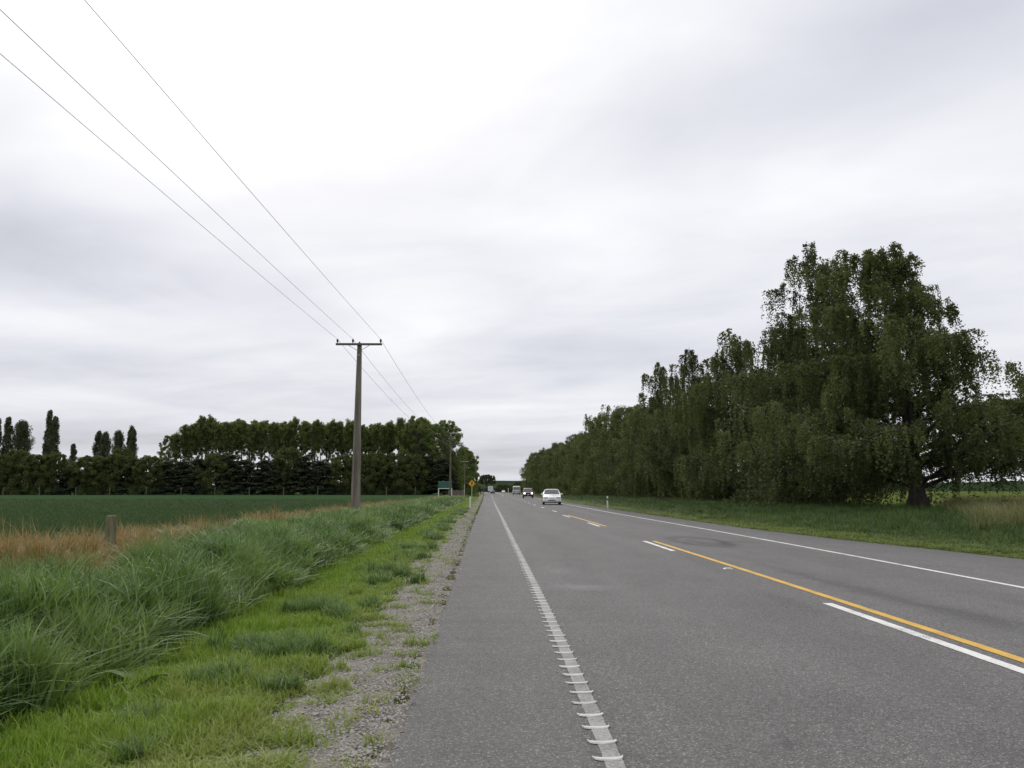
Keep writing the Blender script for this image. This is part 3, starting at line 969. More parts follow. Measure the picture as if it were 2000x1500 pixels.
    for i in range(5):
        r = np.random.RandomState(40 + i)
        th = np.arange(6) * np.pi / 3
        rings = [[(0.6 * math.cos(a) * r.uniform(.7, 1), 0.6 * math.sin(a) * r.uniform(.7, 1), -0.25) for a in th],
                 [(math.cos(a) * r.uniform(.75, 1.05), math.sin(a) * r.uniform(.75, 1.05), 0.12 + r.uniform(-.1, .1)) for a in th],
                 [(0.5 * math.cos(a) * r.uniform(.6, 1), 0.5 * math.sin(a) * r.uniform(.6, 1), 0.55 + r.uniform(-.1, .1)) for a in th]]
        mb = MB().loft(rings)
        me = bpy.data.meshes.new('stone')
        me.from_pydata(mb.v, [], mb.f)
        me.materials.append(M_STONE)
        pc.objects.link(bpy.data.objects.new('gravel_stone_%02d' % i, me))
    n = 36000
    x, y, d = pts(rng, n, -0.05, 1.35, 2.6, 45, edge_l, -1, near=1.6)
    grav = 0.60 + smooth_noise(y * 0, y, 1.3, 31) * 0.2 + np.clip(y / 70, 0, 0.5)
    keep = rng.uniform(0, 1, n) < np.clip(1.5 - d / grav * 1.0, 0.06, 1) * np.clip((d + 0.05) * 7, 0.15, 1)
    s = 0.0050 + 0.020 * rng.beta(1.0, 6, n)
    s *= (1 + np.clip((y - 6) / 20, 0, 1))
    zz = np.where(d < 0, 0.001, z_left(x, y) + 0.013)
    rot = np.stack([rng.normal(0, .4, n), rng.normal(0, .4, n), rng.uniform(0, 6.28, n)], 1)
    k = keep
    scatter('gravel', np.stack([x, y, zz], 1)[k], (s[:, None] * np.array([[1, .85, .6]]))[k], rng.uniform(0, 1, n)[k], rng.randint(0, 5, n)[k], pc, M_STONE, rot=rot[k])


grasses()

# ------------------------------------------------------------------ trees
def leaf_quads(P, size, rng, flat=0.0, droop=0.0):
    """one small rhombic leaf or leaf spray per point"""
    n = len(P)
    a = rng.normal(0, 1, (n, 3))
    a[:, 2] = a[:, 2] * (1 - flat) - droop
    a /= np.linalg.norm(a, axis=1, keepdims=True) + 1e-9
    b = rng.normal(0, 1, (n, 3))
    b -= a * (a * b).sum(1, keepdims=True)
    b /= np.linalg.norm(b, axis=1, keepdims=True) + 1e-9
    s = (size * rng.uniform(0.6, 1.35, n))[:, None]
    V = np.stack([P - a * s * 0.5, P + b * s * 0.33 + a * s * 0.08, P + a * s * 0.5, P - b * s * 0.33 + a * s * 0.02], 1).reshape(-1, 3)
    return V, np.arange(4 * n).reshape(-1, 4)


def limb(rng, p0, az, L, e0, e1, n=8, wob=0.12):
    """branch polyline whose pitch goes from e0 to e1 (radians)"""
    s = np.linspace(0, 1, n)
    el = e0 + (e1 - e0) * s ** 1.2
    a = az + np.cumsum(rng.normal(0, wob, n))
    st = L / (n - 1)
    d = np.stack([np.cos(a) * np.cos(el), np.sin(a) * np.cos(el), np.sin(el)], 1) * st
    P = np.concatenate([[p0], p0 + np.cumsum(d[:-1], 0)])
    return P


def at_t(P, t):
    f = t * (len(P) - 1)
    i = np.minimum(f.astype(int), len(P) - 2)
    w = (f - i)[:, None]
    return P[i] * (1 - w) + P[i + 1] * w


def birch(seed, H, Rad, n_limb, n_sec, n_str, n_leaf, leaf, trunk_r, low=0.10, dist=0.9, rise=(38, 66), shape=1.3, vary=(0.55, 1.30), tip=0.30, str_len=(0.6, 1.9), multi=1, lean=0.0, lean_az=None, short=None, gap=None, taper=0.75, droop=1.0):
    """weeping birch: rising limbs that arch over, curtains of hanging twigs"""
    rng = np.random.RandomState(seed)
    wood, starts, outs, lens = [], [], [], []
    zs = np.linspace(0, 1, 14)
    stems = []
    for q in range(multi):
        a0 = rng.uniform(0, 6.28) if lean_az is None else lean_az
        ln = lean if multi == 1 else 0.04 + 0.08 * q / multi
        T = np.stack([np.cos(a0) * ln * H * zs ** 1.4 + rng.normal(0, .05, 14) * zs * 2, np.sin(a0) * ln * H * zs ** 1.4 + rng.normal(0, .05, 14) * zs * 2, zs * H * (0.96 - 0.12 * q)], 1)
        r = trunk_r * (1 - zs * 0.93) * (1 + 0.9 * np.exp(-zs * 30)) * (1 if multi == 1 else 0.72)
        wood.append(tube(T, r, 9))
        stems.append(T)
    for i in range(n_limb):
        T = stems[i % multi]
        t = low + (0.97 - low) * ((i + 0.5) / n_limb) ** dist
        p0 = at_t(T, np.array([t]))[0]
        az = i * 2.39996 + rng.normal(0, 0.35)
        prof = (1 - max(0, (t - 0.12) / 0.88) ** shape * taper) * (0.76 + 0.24 * min(1, t / 0.2)) * (1 - tip * max(0, (t - 0.62) / 0.38))
        if gap is not None and gap(az, p0[2]):
            if rng.uniform() < 0.8:
                continue
        L = Rad * prof * rng.uniform(*vary) * (rng.uniform(0.6, 1.55) if t > 0.72 else 1.0)
        if short is not None:      # side where the crown is lower and narrower higher up
            L *= 1 - short[1] * max(0.0, math.cos(az - short[0])) * min(1, max(0, (t - 0.15) / 0.3))
        P = limb(rng, p0, az, L * 1.15, R(rng.uniform(40, 82) if t > 0.78 else rng.uniform(*rise) if t > 0.25 else rng.uniform(12, 36)), R(rng.uniform(-42, 22) + 22 * max(0, t - 0.6)) * droop, 9, 0.10)
        r0 = max(0.02, trunk_r * 0.36 * (1 - t * 0.75) * (L / Rad) ** 0.6)
        wood.append(tube(P, np.linspace(r0, 0.008, 9), 5))
        ns = max(2, int(round(1.38 * n_sec * (L / Rad) ** 1.05)))
        for j in range(ns):
            ts = 0.22 + 0.78 * (j + rng.uniform(0.1, 0.9)) / ns
            s0 = at_t(P, np.array([min(ts, 0.999)]))[0]
            a2 = az + rng.choice([-1, 1]) * rng.uniform(0.4, 1.5)
            L2 = L * rng.uniform(0.18, 0.42)
            Q = limb(rng, s0, a2, L2, R(rng.uniform(5, 50)), R(rng.uniform(-50, -5)) * droop, 5, 0.2)
            wood.append(tube(Q, np.linspace(r0 * 0.34, 0.006, 5), 3))
            m = n_str
            S = at_t(Q, rng.uniform(0.1, 1, m) ** 0.8 * 0.999)
            starts.append(S)
            o = rng.normal(a2, 0.9, m)
            outs.append(np.stack([np.cos(o), np.sin(o), o * 0], 1))
            hh = rng.uniform(str_len[0], str_len[1], m) * rng.choice([0.45, 0.8, 1.0, 1.4], m)
            lens.append(hh)
        # leader sprays at the tip
        S = at_t(P, rng.uniform(0.75, 1, 4) * 0.999)
        starts.append(S)
        o = rng.normal(az, 0.8, 4)
        outs.append(np.stack([np.cos(o), np.sin(o), o * 0 + 0.5], 1))
        lens.append(rng.uniform(str_len[0], str_len[1], 4))
    S, O, L = np.concatenate(starts), np.concatenate(outs), np.concatenate(lens)
    L = np.minimum(L, np.maximum(S[:, 2] - 0.25, 0.2))
    n = len(S)
    k = n_leaf
    t = rng.uniform(0.02, 1, (n, k))
    reach = rng.uniform(0.12, 0.42, n)
    P = S[:, None] + O[:, None] * (reach[:, None] * (1 - np.exp(-3 * t)))[..., None] - np.array([0, 0, 1.]) * (L[:, None] * t ** 1.35)[..., None]
    P[..., 2] += 0.22 * np.sin(np.pi * np.minimum(t * 2.2, 1)) * rng.uniform(0, 1, n)[:, None]
    P += rng.normal(0, 0.055, P.shape)
    keepn = rng.uniform(0, 1, (n, k)) < np.clip(L / (0.55 * (str_len[0] + str_len[1])), 0.35, 1)[:, None]
    lumpy = 0.22 * smooth_noise(S[:, 0] + 0.8 * S[:, 2], S[:, 1] - 0.6 * S[:, 2], 1.1, seed)
    tint = np.clip((0.20 + lumpy + 0.13 * rng.normal(0, 1, n))[:, None] + rng.uniform(0, 0.42, (n, k)) ** 1.3, 0, 1)
    P, tint = P[keepn], tint[keepn]
    V, F = leaf_quads(P, leaf, rng, 0.1, 0.35)
    Wv, Wf = cat(wood)
    return np_mesh('trunk', Wv, Wf, smooth=True), np_mesh('crown', V, F, tint)


def clumped(rng, centres, rads, per, leaf, up=0.3, flat=0.0):
    """leaves gathered in clumps"""
    n = len(centres)
    c = np.repeat(np.arange(n), per)
    d = rng.normal(0, 1, (len(c), 3))
    d /= np.linalg.norm(d, axis=1, keepdims=True)
    rr = rng.uniform(0, 1, len(c)) ** 0.45
    P = centres[c] + d * (rr * rads[c])[:, None] * np.array([1, 1, 1 - flat])
    tint = np.clip(0.45 + 0.16 * rng.normal(0, 1, n)[c] + rng.uniform(-.25, .25, len(c)), 0, 1)
    V, F = leaf_quads(P, leaf, rng, 0.15, up)
    return V, F, tint


def poplar(seed, H, bare=0.26, Rad=1.75, nb=66, per=70, leaf=0.28):
    rng = np.random.RandomState(seed)
    zs = np.linspace(0, 1, 10)
    T = np.stack([np.cumsum(rng.normal(0, .10, 10)), np.cumsum(rng.normal(0, .10, 10)), zs * H * 0.97], 1)
    wood = [tube(T, 0.24 * (1 - 0.9 * zs) + 0.01, 6)]
    cs, rs = [], []
    for i in range(nb):
        t = bare + (0.98 - bare) * ((i + 0.5) / nb) ** 0.72
        p0 = at_t(T, np.array([min(t, .999)]))[0]
        sparse = t < 0.60
        L = Rad * (0.75 if sparse else 1.05) * rng.uniform(0.6, 1.2) * (1 - max(0, t - 0.84) * 4.0)
        P = limb(rng, p0, i * 2.4 + rng.normal(0, .4), L * 1.25, R(rng.uniform(25, 45)), R(rng.uniform(35, 70)), 5, 0.15)
        wood.append(tube(P, np.linspace(0.06, 0.015, 5), 3))
        if sparse and rng.uniform() < 0.55:
            continue
        for tt in ((0.65, 1.0) if sparse else (0.35, 0.7, 1.0)):
            cs.append(at_t(P, np.array([tt * .999]))[0] + rng.normal(0, .15, 3))
            rs.append(rng.uniform(0.3, 0.55) if sparse else rng.uniform(0.4, 0.78))
    V, F, t = clumped(rng, np.array(cs), np.array(rs), per, leaf)
    Wv, Wf = cat(wood)
    return np_mesh('trunk', Wv, Wf, smooth=True), np_mesh('crown', V, F, t)


def lombardy(seed, H, Rad, leaf=0.30, nb=70, per=90, broad=False):
    rng = np.random.RandomState(seed)
    zs = np.linspace(0, 1, 8)
    T = np.stack([zs * 0, zs * 0, zs * H], 1)
    wood = [tube(T * np.array([1, 1, 0.82]), 0.3 * (1 - 0.92 * zs) + 0.01, 6)]
    cs, rs = [], []
    for i in range(nb):
        t = 0.04 + 0.94 * (i + 0.5) / nb
        env = Rad * (np.sin(min(1, t * 1.9) * np.pi / 2) ** 0.7) * (1 - t ** 2.6) ** 0.8 + 0.12
        az = i * 2.4 + rng.normal(0, .5)
        P = limb(rng, at_t(T, np.array([t * .93]))[0], az, env * 2.1 * rng.uniform(.7, 1.15), R(55), R(82), 5, 0.1)
        wood.append(tube(P, np.linspace(0.05, 0.012, 5), 3))
        for tt in (0.45, 0.75, 1.0):
            cs.append(at_t(P, np.array([tt * .999]))[0] + rng.normal(0, .12, 3))
            rs.append(rng.uniform(0.35, 0.75) * (1.3 if broad else 1))
    V, F, t = clumped(rng, np.array(cs), np.array(rs), per, leaf, 0.1, -0.4)
    Wv, Wf = cat(wood)
    return np_mesh('trunk', Wv, Wf, smooth=True), np_mesh('crown', V, F, t)


def round_tree(seed, H, Rad, nc=150, per=150, leaf=0.30, low=0.02, cr=(0.7, 1.3), wide=0.45, tr=0.28):
    """broad tree or bush with leaf clumps carried on spreading limbs; grown close to the ground"""
    rng = np.random.RandomState(seed)
    zs = np.linspace(0, 1, 7)
    T = np.stack([rng.normal(0, .1, 7) * zs, rng.normal(0, .1, 7) * zs, zs * H * 0.85], 1)
    wood = [tube(T, tr * (1 - 0.9 * zs) + 0.01, 7)]
    cs, rs = [], []
    for i in range(nc):
        u = (i + .5) / nc
        t = low + (1 - low) * u ** 0.9
        env = Rad * (1 - abs((t - wide) / (1.04 - wide if t > wide else wide + 0.55)) ** 2.3) ** 0.6
        az = i * 2.39996 + rng.normal(0, .3)
        rr = env * rng.uniform(0.45, 1.05) * (1 + 0.16 * np.sin(az * 3 + seed + t * 9))
        c = np.array([np.cos(az) * rr, np.sin(az) * rr, t * H * (1 + rng.normal(0, .02))])
        cs.append(c)
        rs.append(rng.uniform(*cr) * (1 - 0.35 * t))
        if i % 3 == 0:
            b = at_t(T, np.array([min(t * 0.75, .99)]))[0]
            wood.append(tube(np.stack([b, b * .5 + c * .5 + [0, 0, .3], c]), [0.09, 0.05, 0.015], 4))
    V, F, t = clumped(rng, np.array(cs), np.array(rs), per, leaf)
    V[:, 2] = np.maximum(V[:, 2], 0.02)
    Wv, Wf = cat(wood)
    return np_mesh('trunk', Wv, Wf, smooth=True), np_mesh('crown', V, F, t)


def conifer(seed, H, Rad, whorls=18, leaf=0.42, per=165):
    """dark shelter conifer with level, drooping boughs"""
    rng = np.random.RandomState(seed)
    zs = np.linspace(0, 1, 7)
    T = np.stack([zs * 0, zs * 0, zs * H], 1)
    wood = [tube(T, 0.26 * (1 - 0.93 * zs) + 0.008, 6)]
    Ps, ts = [], []
    for w in range(whorls):
        t = 0.04 + 0.94 * (w / whorls)
        for b in range(9 if t < 0.7 else 6):
            L = Rad * (1 - t) ** 0.5 * rng.uniform(0.7, 1.2) + 0.15
            az = rng.uniform(0, 6.28)
            P = limb(rng, np.array([0, 0, t * H + rng.normal(0, .15)]), az, L, R(rng.uniform(0, 22)), R(rng.uniform(-28, 5)), 5, 0.08)
            wood.append(tube(P, np.linspace(0.045, 0.01, 5), 3))
            k = int(per * (0.35 + L / Rad))
            u = rng.uniform(0.15, 1, k)
            q = at_t(P, u * .999)
            sp = (0.45 * np.sin(np.pi * np.clip(u, .2, 1) * .9) + 0.08)[:, None]
            q = q + rng.normal(0, 1, (k, 3)) * np.array([1, 1, 0.32]) * sp * 0.75
            Ps.append(q)
            ts.append(np.clip(rng.normal(0.4, .15) + rng.uniform(-.2, .3, k), 0, 1))
    V, F = leaf_quads(np.concatenate(Ps), leaf, rng, 0.5, 0.15)
    V[:, 2] = np.maximum(V[:, 2], 0.02)
    Wv, Wf = cat(wood)
    return np_mesh('trunk', Wv, Wf, smooth=True), np_mesh('crown', V, F, np.concatenate(ts))


def plant_tree(name, meshes, bark, leaf_mat, loc, rz, scale, label, group=None, cat_='tree'):
    t = thing(name, label, cat_, loc, rz, group)
    s = scale if isinstance(scale, (tuple, list)) else (scale,) * 3
    t.scale = s
    link('trunk', meshes[0], bark, t)
    link('crown', meshes[1], leaf_mat, t)
    return t


ORD = ['first', 'second', 'third', 'fourth', 'fifth', 'sixth', 'seventh', 'eighth', 'ninth', 'tenth', 'eleventh', 'twelfth', 'thirteenth', 'fourteenth', 'fifteenth', 'sixteenth',
       'seventeenth', 'eighteenth', 'nineteenth', 'twentieth', 'twenty-first', 'twenty-second', 'twenty-third', 'twenty-fourth', 'twenty-fifth', 'twenty-sixth', 'twenty-seventh', 'twenty-eighth', 'twenty-ninth', 'thirtieth', 'thirty-first', 'thirty-second', 'thirty-third', 'thirty-fourth', 'thirty-fifth', 'thirty-sixth']


def trees():
    rng = np.random.RandomState(77)
    GR = 'weeping birches in a row beside the right lane'
    near = birch(3, 13.9, 7.0, 92, 11, 9, 46, 0.112, 0.40, low=0.09, dist=1.12, rise=(16, 48), str_len=(0.4, 1.25), multi=1, taper=0.76, shape=0.85, vary=(0.68, 1.18), tip=0.25, lean=0.07, lean_az=math.pi, short=(0.0, 0.40))
    plant_tree('birch_tree', near, B_BIRCH, L_BIRCH, (20.6, 40.0, 0.08), 0.0, 1.0,
               'widest birch, with thick dark bare trunk showing below its crown', GR)
    b2 = birch(9, 17.6, 5.0, 64, 9, 8, 44, 0.122, 0.30, low=0.04, dist=1.1, rise=(30, 62), str_len=(0.7, 2.4), multi=2, taper=0.62, shape=1.1)
    plant_tree('birch_tree', b2, B_BIRCH, L_BIRCH, (19.6, 48.5, 0.08), 1.9, 1.0,
               'tall birch with long hanging twigs and open top beside the widest birch', GR)
    b3 = birch(14, 13.6, 4.6, 50, 8, 8, 40, 0.155, 0.26, low=0.03, dist=1.2, str_len=(0.9, 2.6), taper=0.66, shape=1.7, tip=0.15, droop=1.0)
    plant_tree('birch_tree', b3, B_BIRCH, L_BIRCH, (19.0, 66.0, 0.08), 0.2, 1.0,
               'yellowish birch with willow-like curtains of twigs, beside the narrow-topped birches', GR)
    b4 = birch(24, 16.0, 4.6, 48, 8, 8, 36, 0.155, 0.22, low=0.03, dist=1.2, rise=(30, 60), str_len=(0.7, 2.4), lean=0.05, taper=0.74, shape=1.15)
    plant_tree('birch_tree', b4, B_PALE, L_BIRCH, (18.6, 77.0, 0.08), 2.0, 1.0,
               'birch with a narrow ragged top, nearer of two narrow-topped birches', GR)
    plant_tree('birch_tree', b4, B_PALE, L_BIRCH, (18.4, 92.0, 0.08), 4.4, (1.05, 1.05, 1.04),
               'birch with a thin feathery top, lower and farther of two narrow-topped birches', GR)
    plant_tree('birch_tree', b3, B_BIRCH, L_BIRCH, (21.0, 57.0, 0.08), 3.6, (1.0, 1.0, 0.93),
               'birch half hidden between tall open-topped birch and yellowish one', GR)
    low = birch(31, 7.2, 4.4, 26, 8, 7, 24, 0.13, 0.2, low=0.12, str_len=(0.5, 1.4), taper=0.5)
    plant_tree('birch_tree', low, B_BIRCH, L_BIRCH, (28.2, 41.5, 0.08), 0.5, 1.0,
               'low spreading birch at the right edge, behind the tan grass', GR)
    # the rest of the row
    ys_, hs_ = [84, 100, 109, 118, 127, 137, 147, 157, 168, 179, 190, 202, 214, 227, 240, 254, 269, 285, 302, 320, 339, 359, 380, 402, 425], None
    al = round_tree(120, 14.0, 4.9, 300, 130, 0.19, low=0.03, cr=(0.55, 1.15), wide=0.42, tr=0.2)
    far_kinds = [b3, b4, al]
    for i, y in enumerate(ys_):
        x = float(np.interp(y, [80, 120, 170, 220, 300, 380, 430], [19.4, 18.4, 17.2, 16.0, 15.0, 15.0, 15.2])) + rng.uniform(-.6, .6)
        kd = far_kinds[[0, 2, 1, 2, 0, 2][i % 6]]
        h = {id(b3): 14.2, id(b4): 16.4, id(al): 14.4}[id(kd)]
        target = float(np.interp(y, [84, 105, 122, 140, 170, 220, 300, 430], [13.4, 14.0, 15.0, 14.2, 14.8, 15.5, 17.0, 18.5])) * rng.uniform(0.84, 1.07)
        s = target / h
        lab = 'dense weeping birch, %s of the row past the two narrow-topped birches' % ORD[i]
        if i == len(ys_) - 1:
            lab = 'last birch of the right-hand row, against the sky above the bus'
        if i == 3:
            lab = 'weeping birch whose crown steps down well below the thin feathery top'
        plant_tree('birch_tree', kd, B_BIRCH, L_BIRCH, (x, y, 0.06), rng.uniform(0, 6.28), (max(s, .95) * 1.05, max(s, .95) * 1.05, s), lab, GR) if kd is not al else \
            plant_tree('broadleaf_tree', kd, B_BIRCH, L_BIRCH, (x, y, 0.06), rng.uniform(0, 6.28), (max(s, .95) * 1.05, max(s, .95) * 1.05, s), lab.replace('dense weeping birch', 'rounded leafy tree').replace('weeping birch whose', 'rounded tree whose'), GR)
    us = [round_tree(110 + q, 3.2, 2.2, 60, 110, 0.17, cr=(0.4, 0.8), wide=0.4, tr=0.06) for q in range(2)]
    yq = 58.0
    while yq < 300:
        x = float(np.interp(yq, [50, 80, 120, 170, 220, 300], [21.2, 20.2, 19.4, 17.8, 15.8, 14.0])) + rng.uniform(-.8, .8)
        s = rng.uniform(0.75, 1.25)
        plant_tree('understorey_shrub', us[rng.randint(2)], B_DARK, L_BIRCH, (x, yq, 0.05), rng.uniform(0, 6.28), (s * 1.1, s * 1.1, s),
                   'dark shrub under the birch row, filling the gap between trunks', 'shrubs under the birch row', 'shrub')
        yq += 4.2 + yq * 0.02
    # poplar plantation beyond the field
    GP = 'tall poplars of the plantation beyond the field'
    pk = [poplar(50 + i, 23.0) for i in range(4)]
    xs = np.arange(-101, -19.5, 2.65)
    for r_ in range(2):
        for i, x in enumerate(xs):
            h = np.interp(x, [-101, -95, -60, -40, -26, -19], [19.5, 23.5, 22.6, 22.6, 23.2, 21.0]) * rng.uniform(0.94, 1.045)
            lab = 'tall poplar, %s from the left in the front plantation row' % ORD[i] if r_ == 0 else 'poplar in the back plantation row, seen between the front stems'
            if r_ == 0 and i == 0:
                lab = 'leafy poplar at the left end of the plantation, branched lower than the others'
            plant_tree('poplar_tree', pk[rng.randint(4)], B_PALE, L_POP, (x + rng.uniform(-.7, .7) + r_ * 1.6, 246 + r_ * 7 + rng.uniform(-1, 1), 0), rng.uniform(0, 6.28), (1.0, 1.0, h / 23.0), lab, GP)
    edge = round_tree(61, 19, 3.2, 120, 110, 0.32, low=0.25, cr=(0.5, 1.0), wide=0.5)
    plant_tree('poplar_tree', edge, B_PALE, L_POP, (-101.5, 243, 0), 0, (1.0, 1.0, 0.93), 'bushy poplar sloping down at the outer left end of the plantation', GP)
    big = round_tree(62, 22, 5.6, 240, 130, 0.33, low=0.22, cr=(0.7, 1.35), wide=0.6)
    plant_tree('poplar_tree', big, B_PALE, L_POP, (-17.5, 238, 0), 0.6, (1.0, 1.0, 0.98), 'big round-headed poplar at the road end of the plantation', GP)
    plant_tree('poplar_tree', big, B_PALE, L_POP, (-26.5, 241, 0), 2.6, (0.95, 0.95, 1.04), 'broad poplar next to the round-headed one at the road end', GP)
    # Lombardy poplars
    GL = 'dark columnar poplars standing above the shelter belt'
    lk = [lombardy(70, 25, 1.75), lombardy(71, 25, 1.5)]
    lb = lombardy(72, 21, 3.1, nb=90, per=120, broad=True)
    D = 246.0
    for px, top, kd, wx, lab in [
            (3, 815, 0, 0.85, 'columnar poplar cut by the left edge of the picture'),
            (21, 811, 1, 1.0, 'slim columnar poplar beside the one at the left edge'),
            (48, 824, 2, 1.0, 'broad blunt-topped poplar left of the tallest columnar pair'),
            (94, 796, 1, 0.95, 'tallest columnar poplar, left one of a close pair'),
            (114, 810, 1, 1.0, 'columnar poplar on the right of the tallest close pair'),
            (145, 864, 1, 0.8, 'small lone columnar poplar just rising above the shelter belt'),
            (193, 838, 1, 0.95, 'columnar poplar standing left of a lower bushy group'),
            (212, 846, 2, 0.62, 'low pointed poplar in the bushy group'),
            (236, 843, 2, 0.60, 'bushy poplar with a forked top in the low group'),
            (255, 829, 0, 0.85, 'thin columnar poplar, taller of the two beside the bushy group'),
            (268, 836, 1, 0.8, 'thin columnar poplar, shorter of the two beside the bushy group')]:
        h = 1.3 + (958 - top) / 1560 * D * 1.03
        k3 = lk[kd] if kd < 2 else lb
        plant_tree('columnar_poplar', k3, B_DARK, L_LOMB, ((px - 985) / 1560 * D * 1.0, D + rng.uniform(-2, 2), 0), rng.uniform(0, 6), (wx, wx, h / (25 if kd < 2 else 21)), lab, GL)
    # shelter belt in front: willows and conifers grown to the ground
    GS = 'shelter belt trees along the far side of the field'
    wk = [round_tree(80 + i, 12.0, 5.2, 190, 150, 0.34, cr=(0.8, 1.4), wide=0.45) for i in range(3)]
    ck = [conifer(90 + i, 11.5, 5.0) for i in range(2)]
    px = -40
    belt = [(-30, 'w', 12.2), (10, 'w', 11.5), (45, 'w', 13.2), (80, 'w', 11.6), (115, 'w', 12.2), (150, 'c', 10.6), (182, 'w', 11.4), (212, 'w', 11.2), (244, 'w', 13.4),
            (272, 'c', 11.4), (300, 'w', 11.3), (332, 'c', 11.0), (362, 'c', 10.6), (392, 'c', 11.6), (428, 'w', 12.0), (456, 'c', 12.6), (486, 'c', 11.4), (520, 'c', 10.9),
            (548, 'c', 10.8), (566, 'w', 13.8), (598, 'c', 12.2), (630, 'c', 11.0), (672, 'w', 11.6), (704, 'w', 12.0), (735, 'w', 12.2), (768, 'w', 11.9), (806, 'w', 11.7), (838, 'c', 12.4), (868, 'c', 12.0)]
    nw = nc_ = 0
    for i, (px, kd, h) in enumerate(belt):
        y = 233 + rng.uniform(-1.5, 1.5)
        x = (px - 985) / 1560 * y
        if px == 566:
            lab = 'pale olive willow rising above the conifers left of the nearest pole'
        elif px == 45:
            lab = 'rounded olive willow under the broad blunt-topped poplar'
        elif px == 244:
            lab = 'rounded olive willow below the two thin columnar poplars'
        elif kd == 'w':
            lab = 'rounded dark green willow, %s from the left in the shelter belt' % ORD[nw]
        else:
            lab = 'dark conifer with level boughs, %s from the left in the shelter belt' % ORD[nc_]
        if kd == 'w':
            plant_tree('willow_tree', wk[nw % 3], B_DARK, L_WILLOW, (x, y, 0), rng.uniform(0, 6), (1.0, 1.0, h / 12.0 * 0.95), lab, GS)
            nw += 1
        else:
            plant_tree('conifer_tree', ck[nc_ % 2], B_DARK, L_CONIF, (x, y, 0), rng.uniform(0, 6), (1.05, 1.05, h / 11.5 * 0.93), lab, GS)
            nc_ += 1
    # by the road past the sign
    rd = round_tree(95, 13, 4.6, 170, 150, 0.30, cr=(0.7, 1.2), wide=0.45)
    for x, y, s, lab in [(-13.2, 262, 1.12, 'green roadside tree behind the pole with the pale crossarm'), (-13.4, 290, 1.15, 'round roadside tree, last of the left-hand trees against the sky'),
                         (-17.5, 250, 1.0, 'leafy tree between the green board and the pale-armed pole')]:
        plant_tree('roadside_tree', rd, B_DARK, L_POP, (x, y, 0), rng.uniform(0, 6), (s * .9, s * .9, s), lab, 'trees by the left roadside')
    lime = round_tree(97, 5.4, 2.6, 60, 130, 0.2, cr=(0.4, 0.8), wide=0.5, tr=0.1)
    plant_tree('lime_shrub', lime, B_DARK, L_LIME, (-10.6, 228, 0), 0, 1.0, 'bright yellow-green shrub behind the yellow warning sign', None, 'shrub')
    dk = round_tree(98, 4.2, 2.6, 60, 120, 0.22, cr=(0.4, 0.8), wide=0.5, tr=0.1)
    for x, y, lab in [(-11.4, 240, 'dark shrub left of the road, lower than the yellow-green shrub'), (-12.8, 305, 'dark shrub beside the far left marker posts')]:
        plant_tree('dark_shrub', dk, B_DARK, L_FAR, (x, y, 0), rng.uniform(0, 6), 1.0, lab, None, 'shrub')
    # far off, where the road ends
    ft = [round_tree(101, 11, 5.8, 110, 90, 0.55, low=0.5, cr=(0.8, 1.4), wide=0.72), round_tree(102, 7, 4.2, 90, 80, 0.5, cr=(0.7, 1.3)), round_tree(103, 5, 5.0, 80, 80, 0.5, cr=(0.7, 1.2))]
    plant_tree('far_tree', ft[0], B_DARK, L_FAR, (-13.0, 600, 0), 0, (1.05, 1.05, 1.13), 'dark umbrella-shaped tree far ahead above the truck', 'far trees at the end of the road')
    for i, (x, y, kd, s) in enumerate([(-26, 640, 1, 1.0), (-16, 700, 2, .7), (-6, 740, 2, .8), (2, 780, 1, 1.0), (9, 760, 2, 1.2), (13, 700, 1, 1.25), (19, 690, 1, 1.2), (26, 720, 1, 1.3), (-20, 560, 2, .9),
                                       (6, 640, 2, 1.1), (15, 600, 2, 1.1), (20, 560, 1, 1.1), (-2, 820, 2, 1.4), (-30, 760, 1, 1.2), (-40, 700, 1, 1.2), (34, 800, 1, 1.4)]):
        plant_tree('far_tree', ft[kd], B_DARK, L_FAR, (x, y, -0.2), rng.uniform(0, 6), s, 'low far tree among the dark mass where the road ends', 'far trees at the end of the road')
    # two docks among the grass
    for (x, y, s, lab) in [(-2.95, 12.2, 1.0, 'broad-leaved dock plant where the tall grass meets the mown strip'), (-2.55, 5.9, 0.9, 'broad-leaved dock plant nearest the camera at the foot of the tall grass')]:
        d = thing('dock_plant', lab, 'plant', (x, y, float(z_left(np.array([x]), np.array([y]))[0])), rng.uniform(0, 6), 'dock plants in the verge')
        for q in range(9):
            a, L, e = q * 2.4, rng.uniform(.22, .36) * s, R(rng.uniform(35, 75))
            u = np.linspace(0, 1, 6)
            rr = L * u * np.cos(e) + 0.08 * u ** 2
            zz = L * u * np.sin(e) - 0.10 * u ** 2.5
            wv = 0.055 * s * np.sin(np.pi * (0.08 + 0.9 * u)) ** 0.8
            Lp = np.stack([rr * np.cos(a) - wv * np.sin(a), rr * np.sin(a) + wv * np.cos(a), zz + 0.012], 1)
            Mp = np.stack([rr * np.cos(a), rr * np.sin(a), zz], 1)
            Rp = np.stack([rr * np.cos(a) + wv * np.sin(a), rr * np.sin(a) - wv * np.cos(a), zz + 0.012], 1)
            V = np.stack([Lp, Mp, Rp], 1).reshape(-1, 3)
            F = [[3 * j + c, 3 * j + c + 1, 3 * j + c + 4, 3 * j + c + 3] for j in range(5) for c in (0, 1)]
            link('leaf', np_mesh('leaf', V, F, rng.uniform(.2, .9, len(F)), smooth=True), L_DOCK, d)


trees()

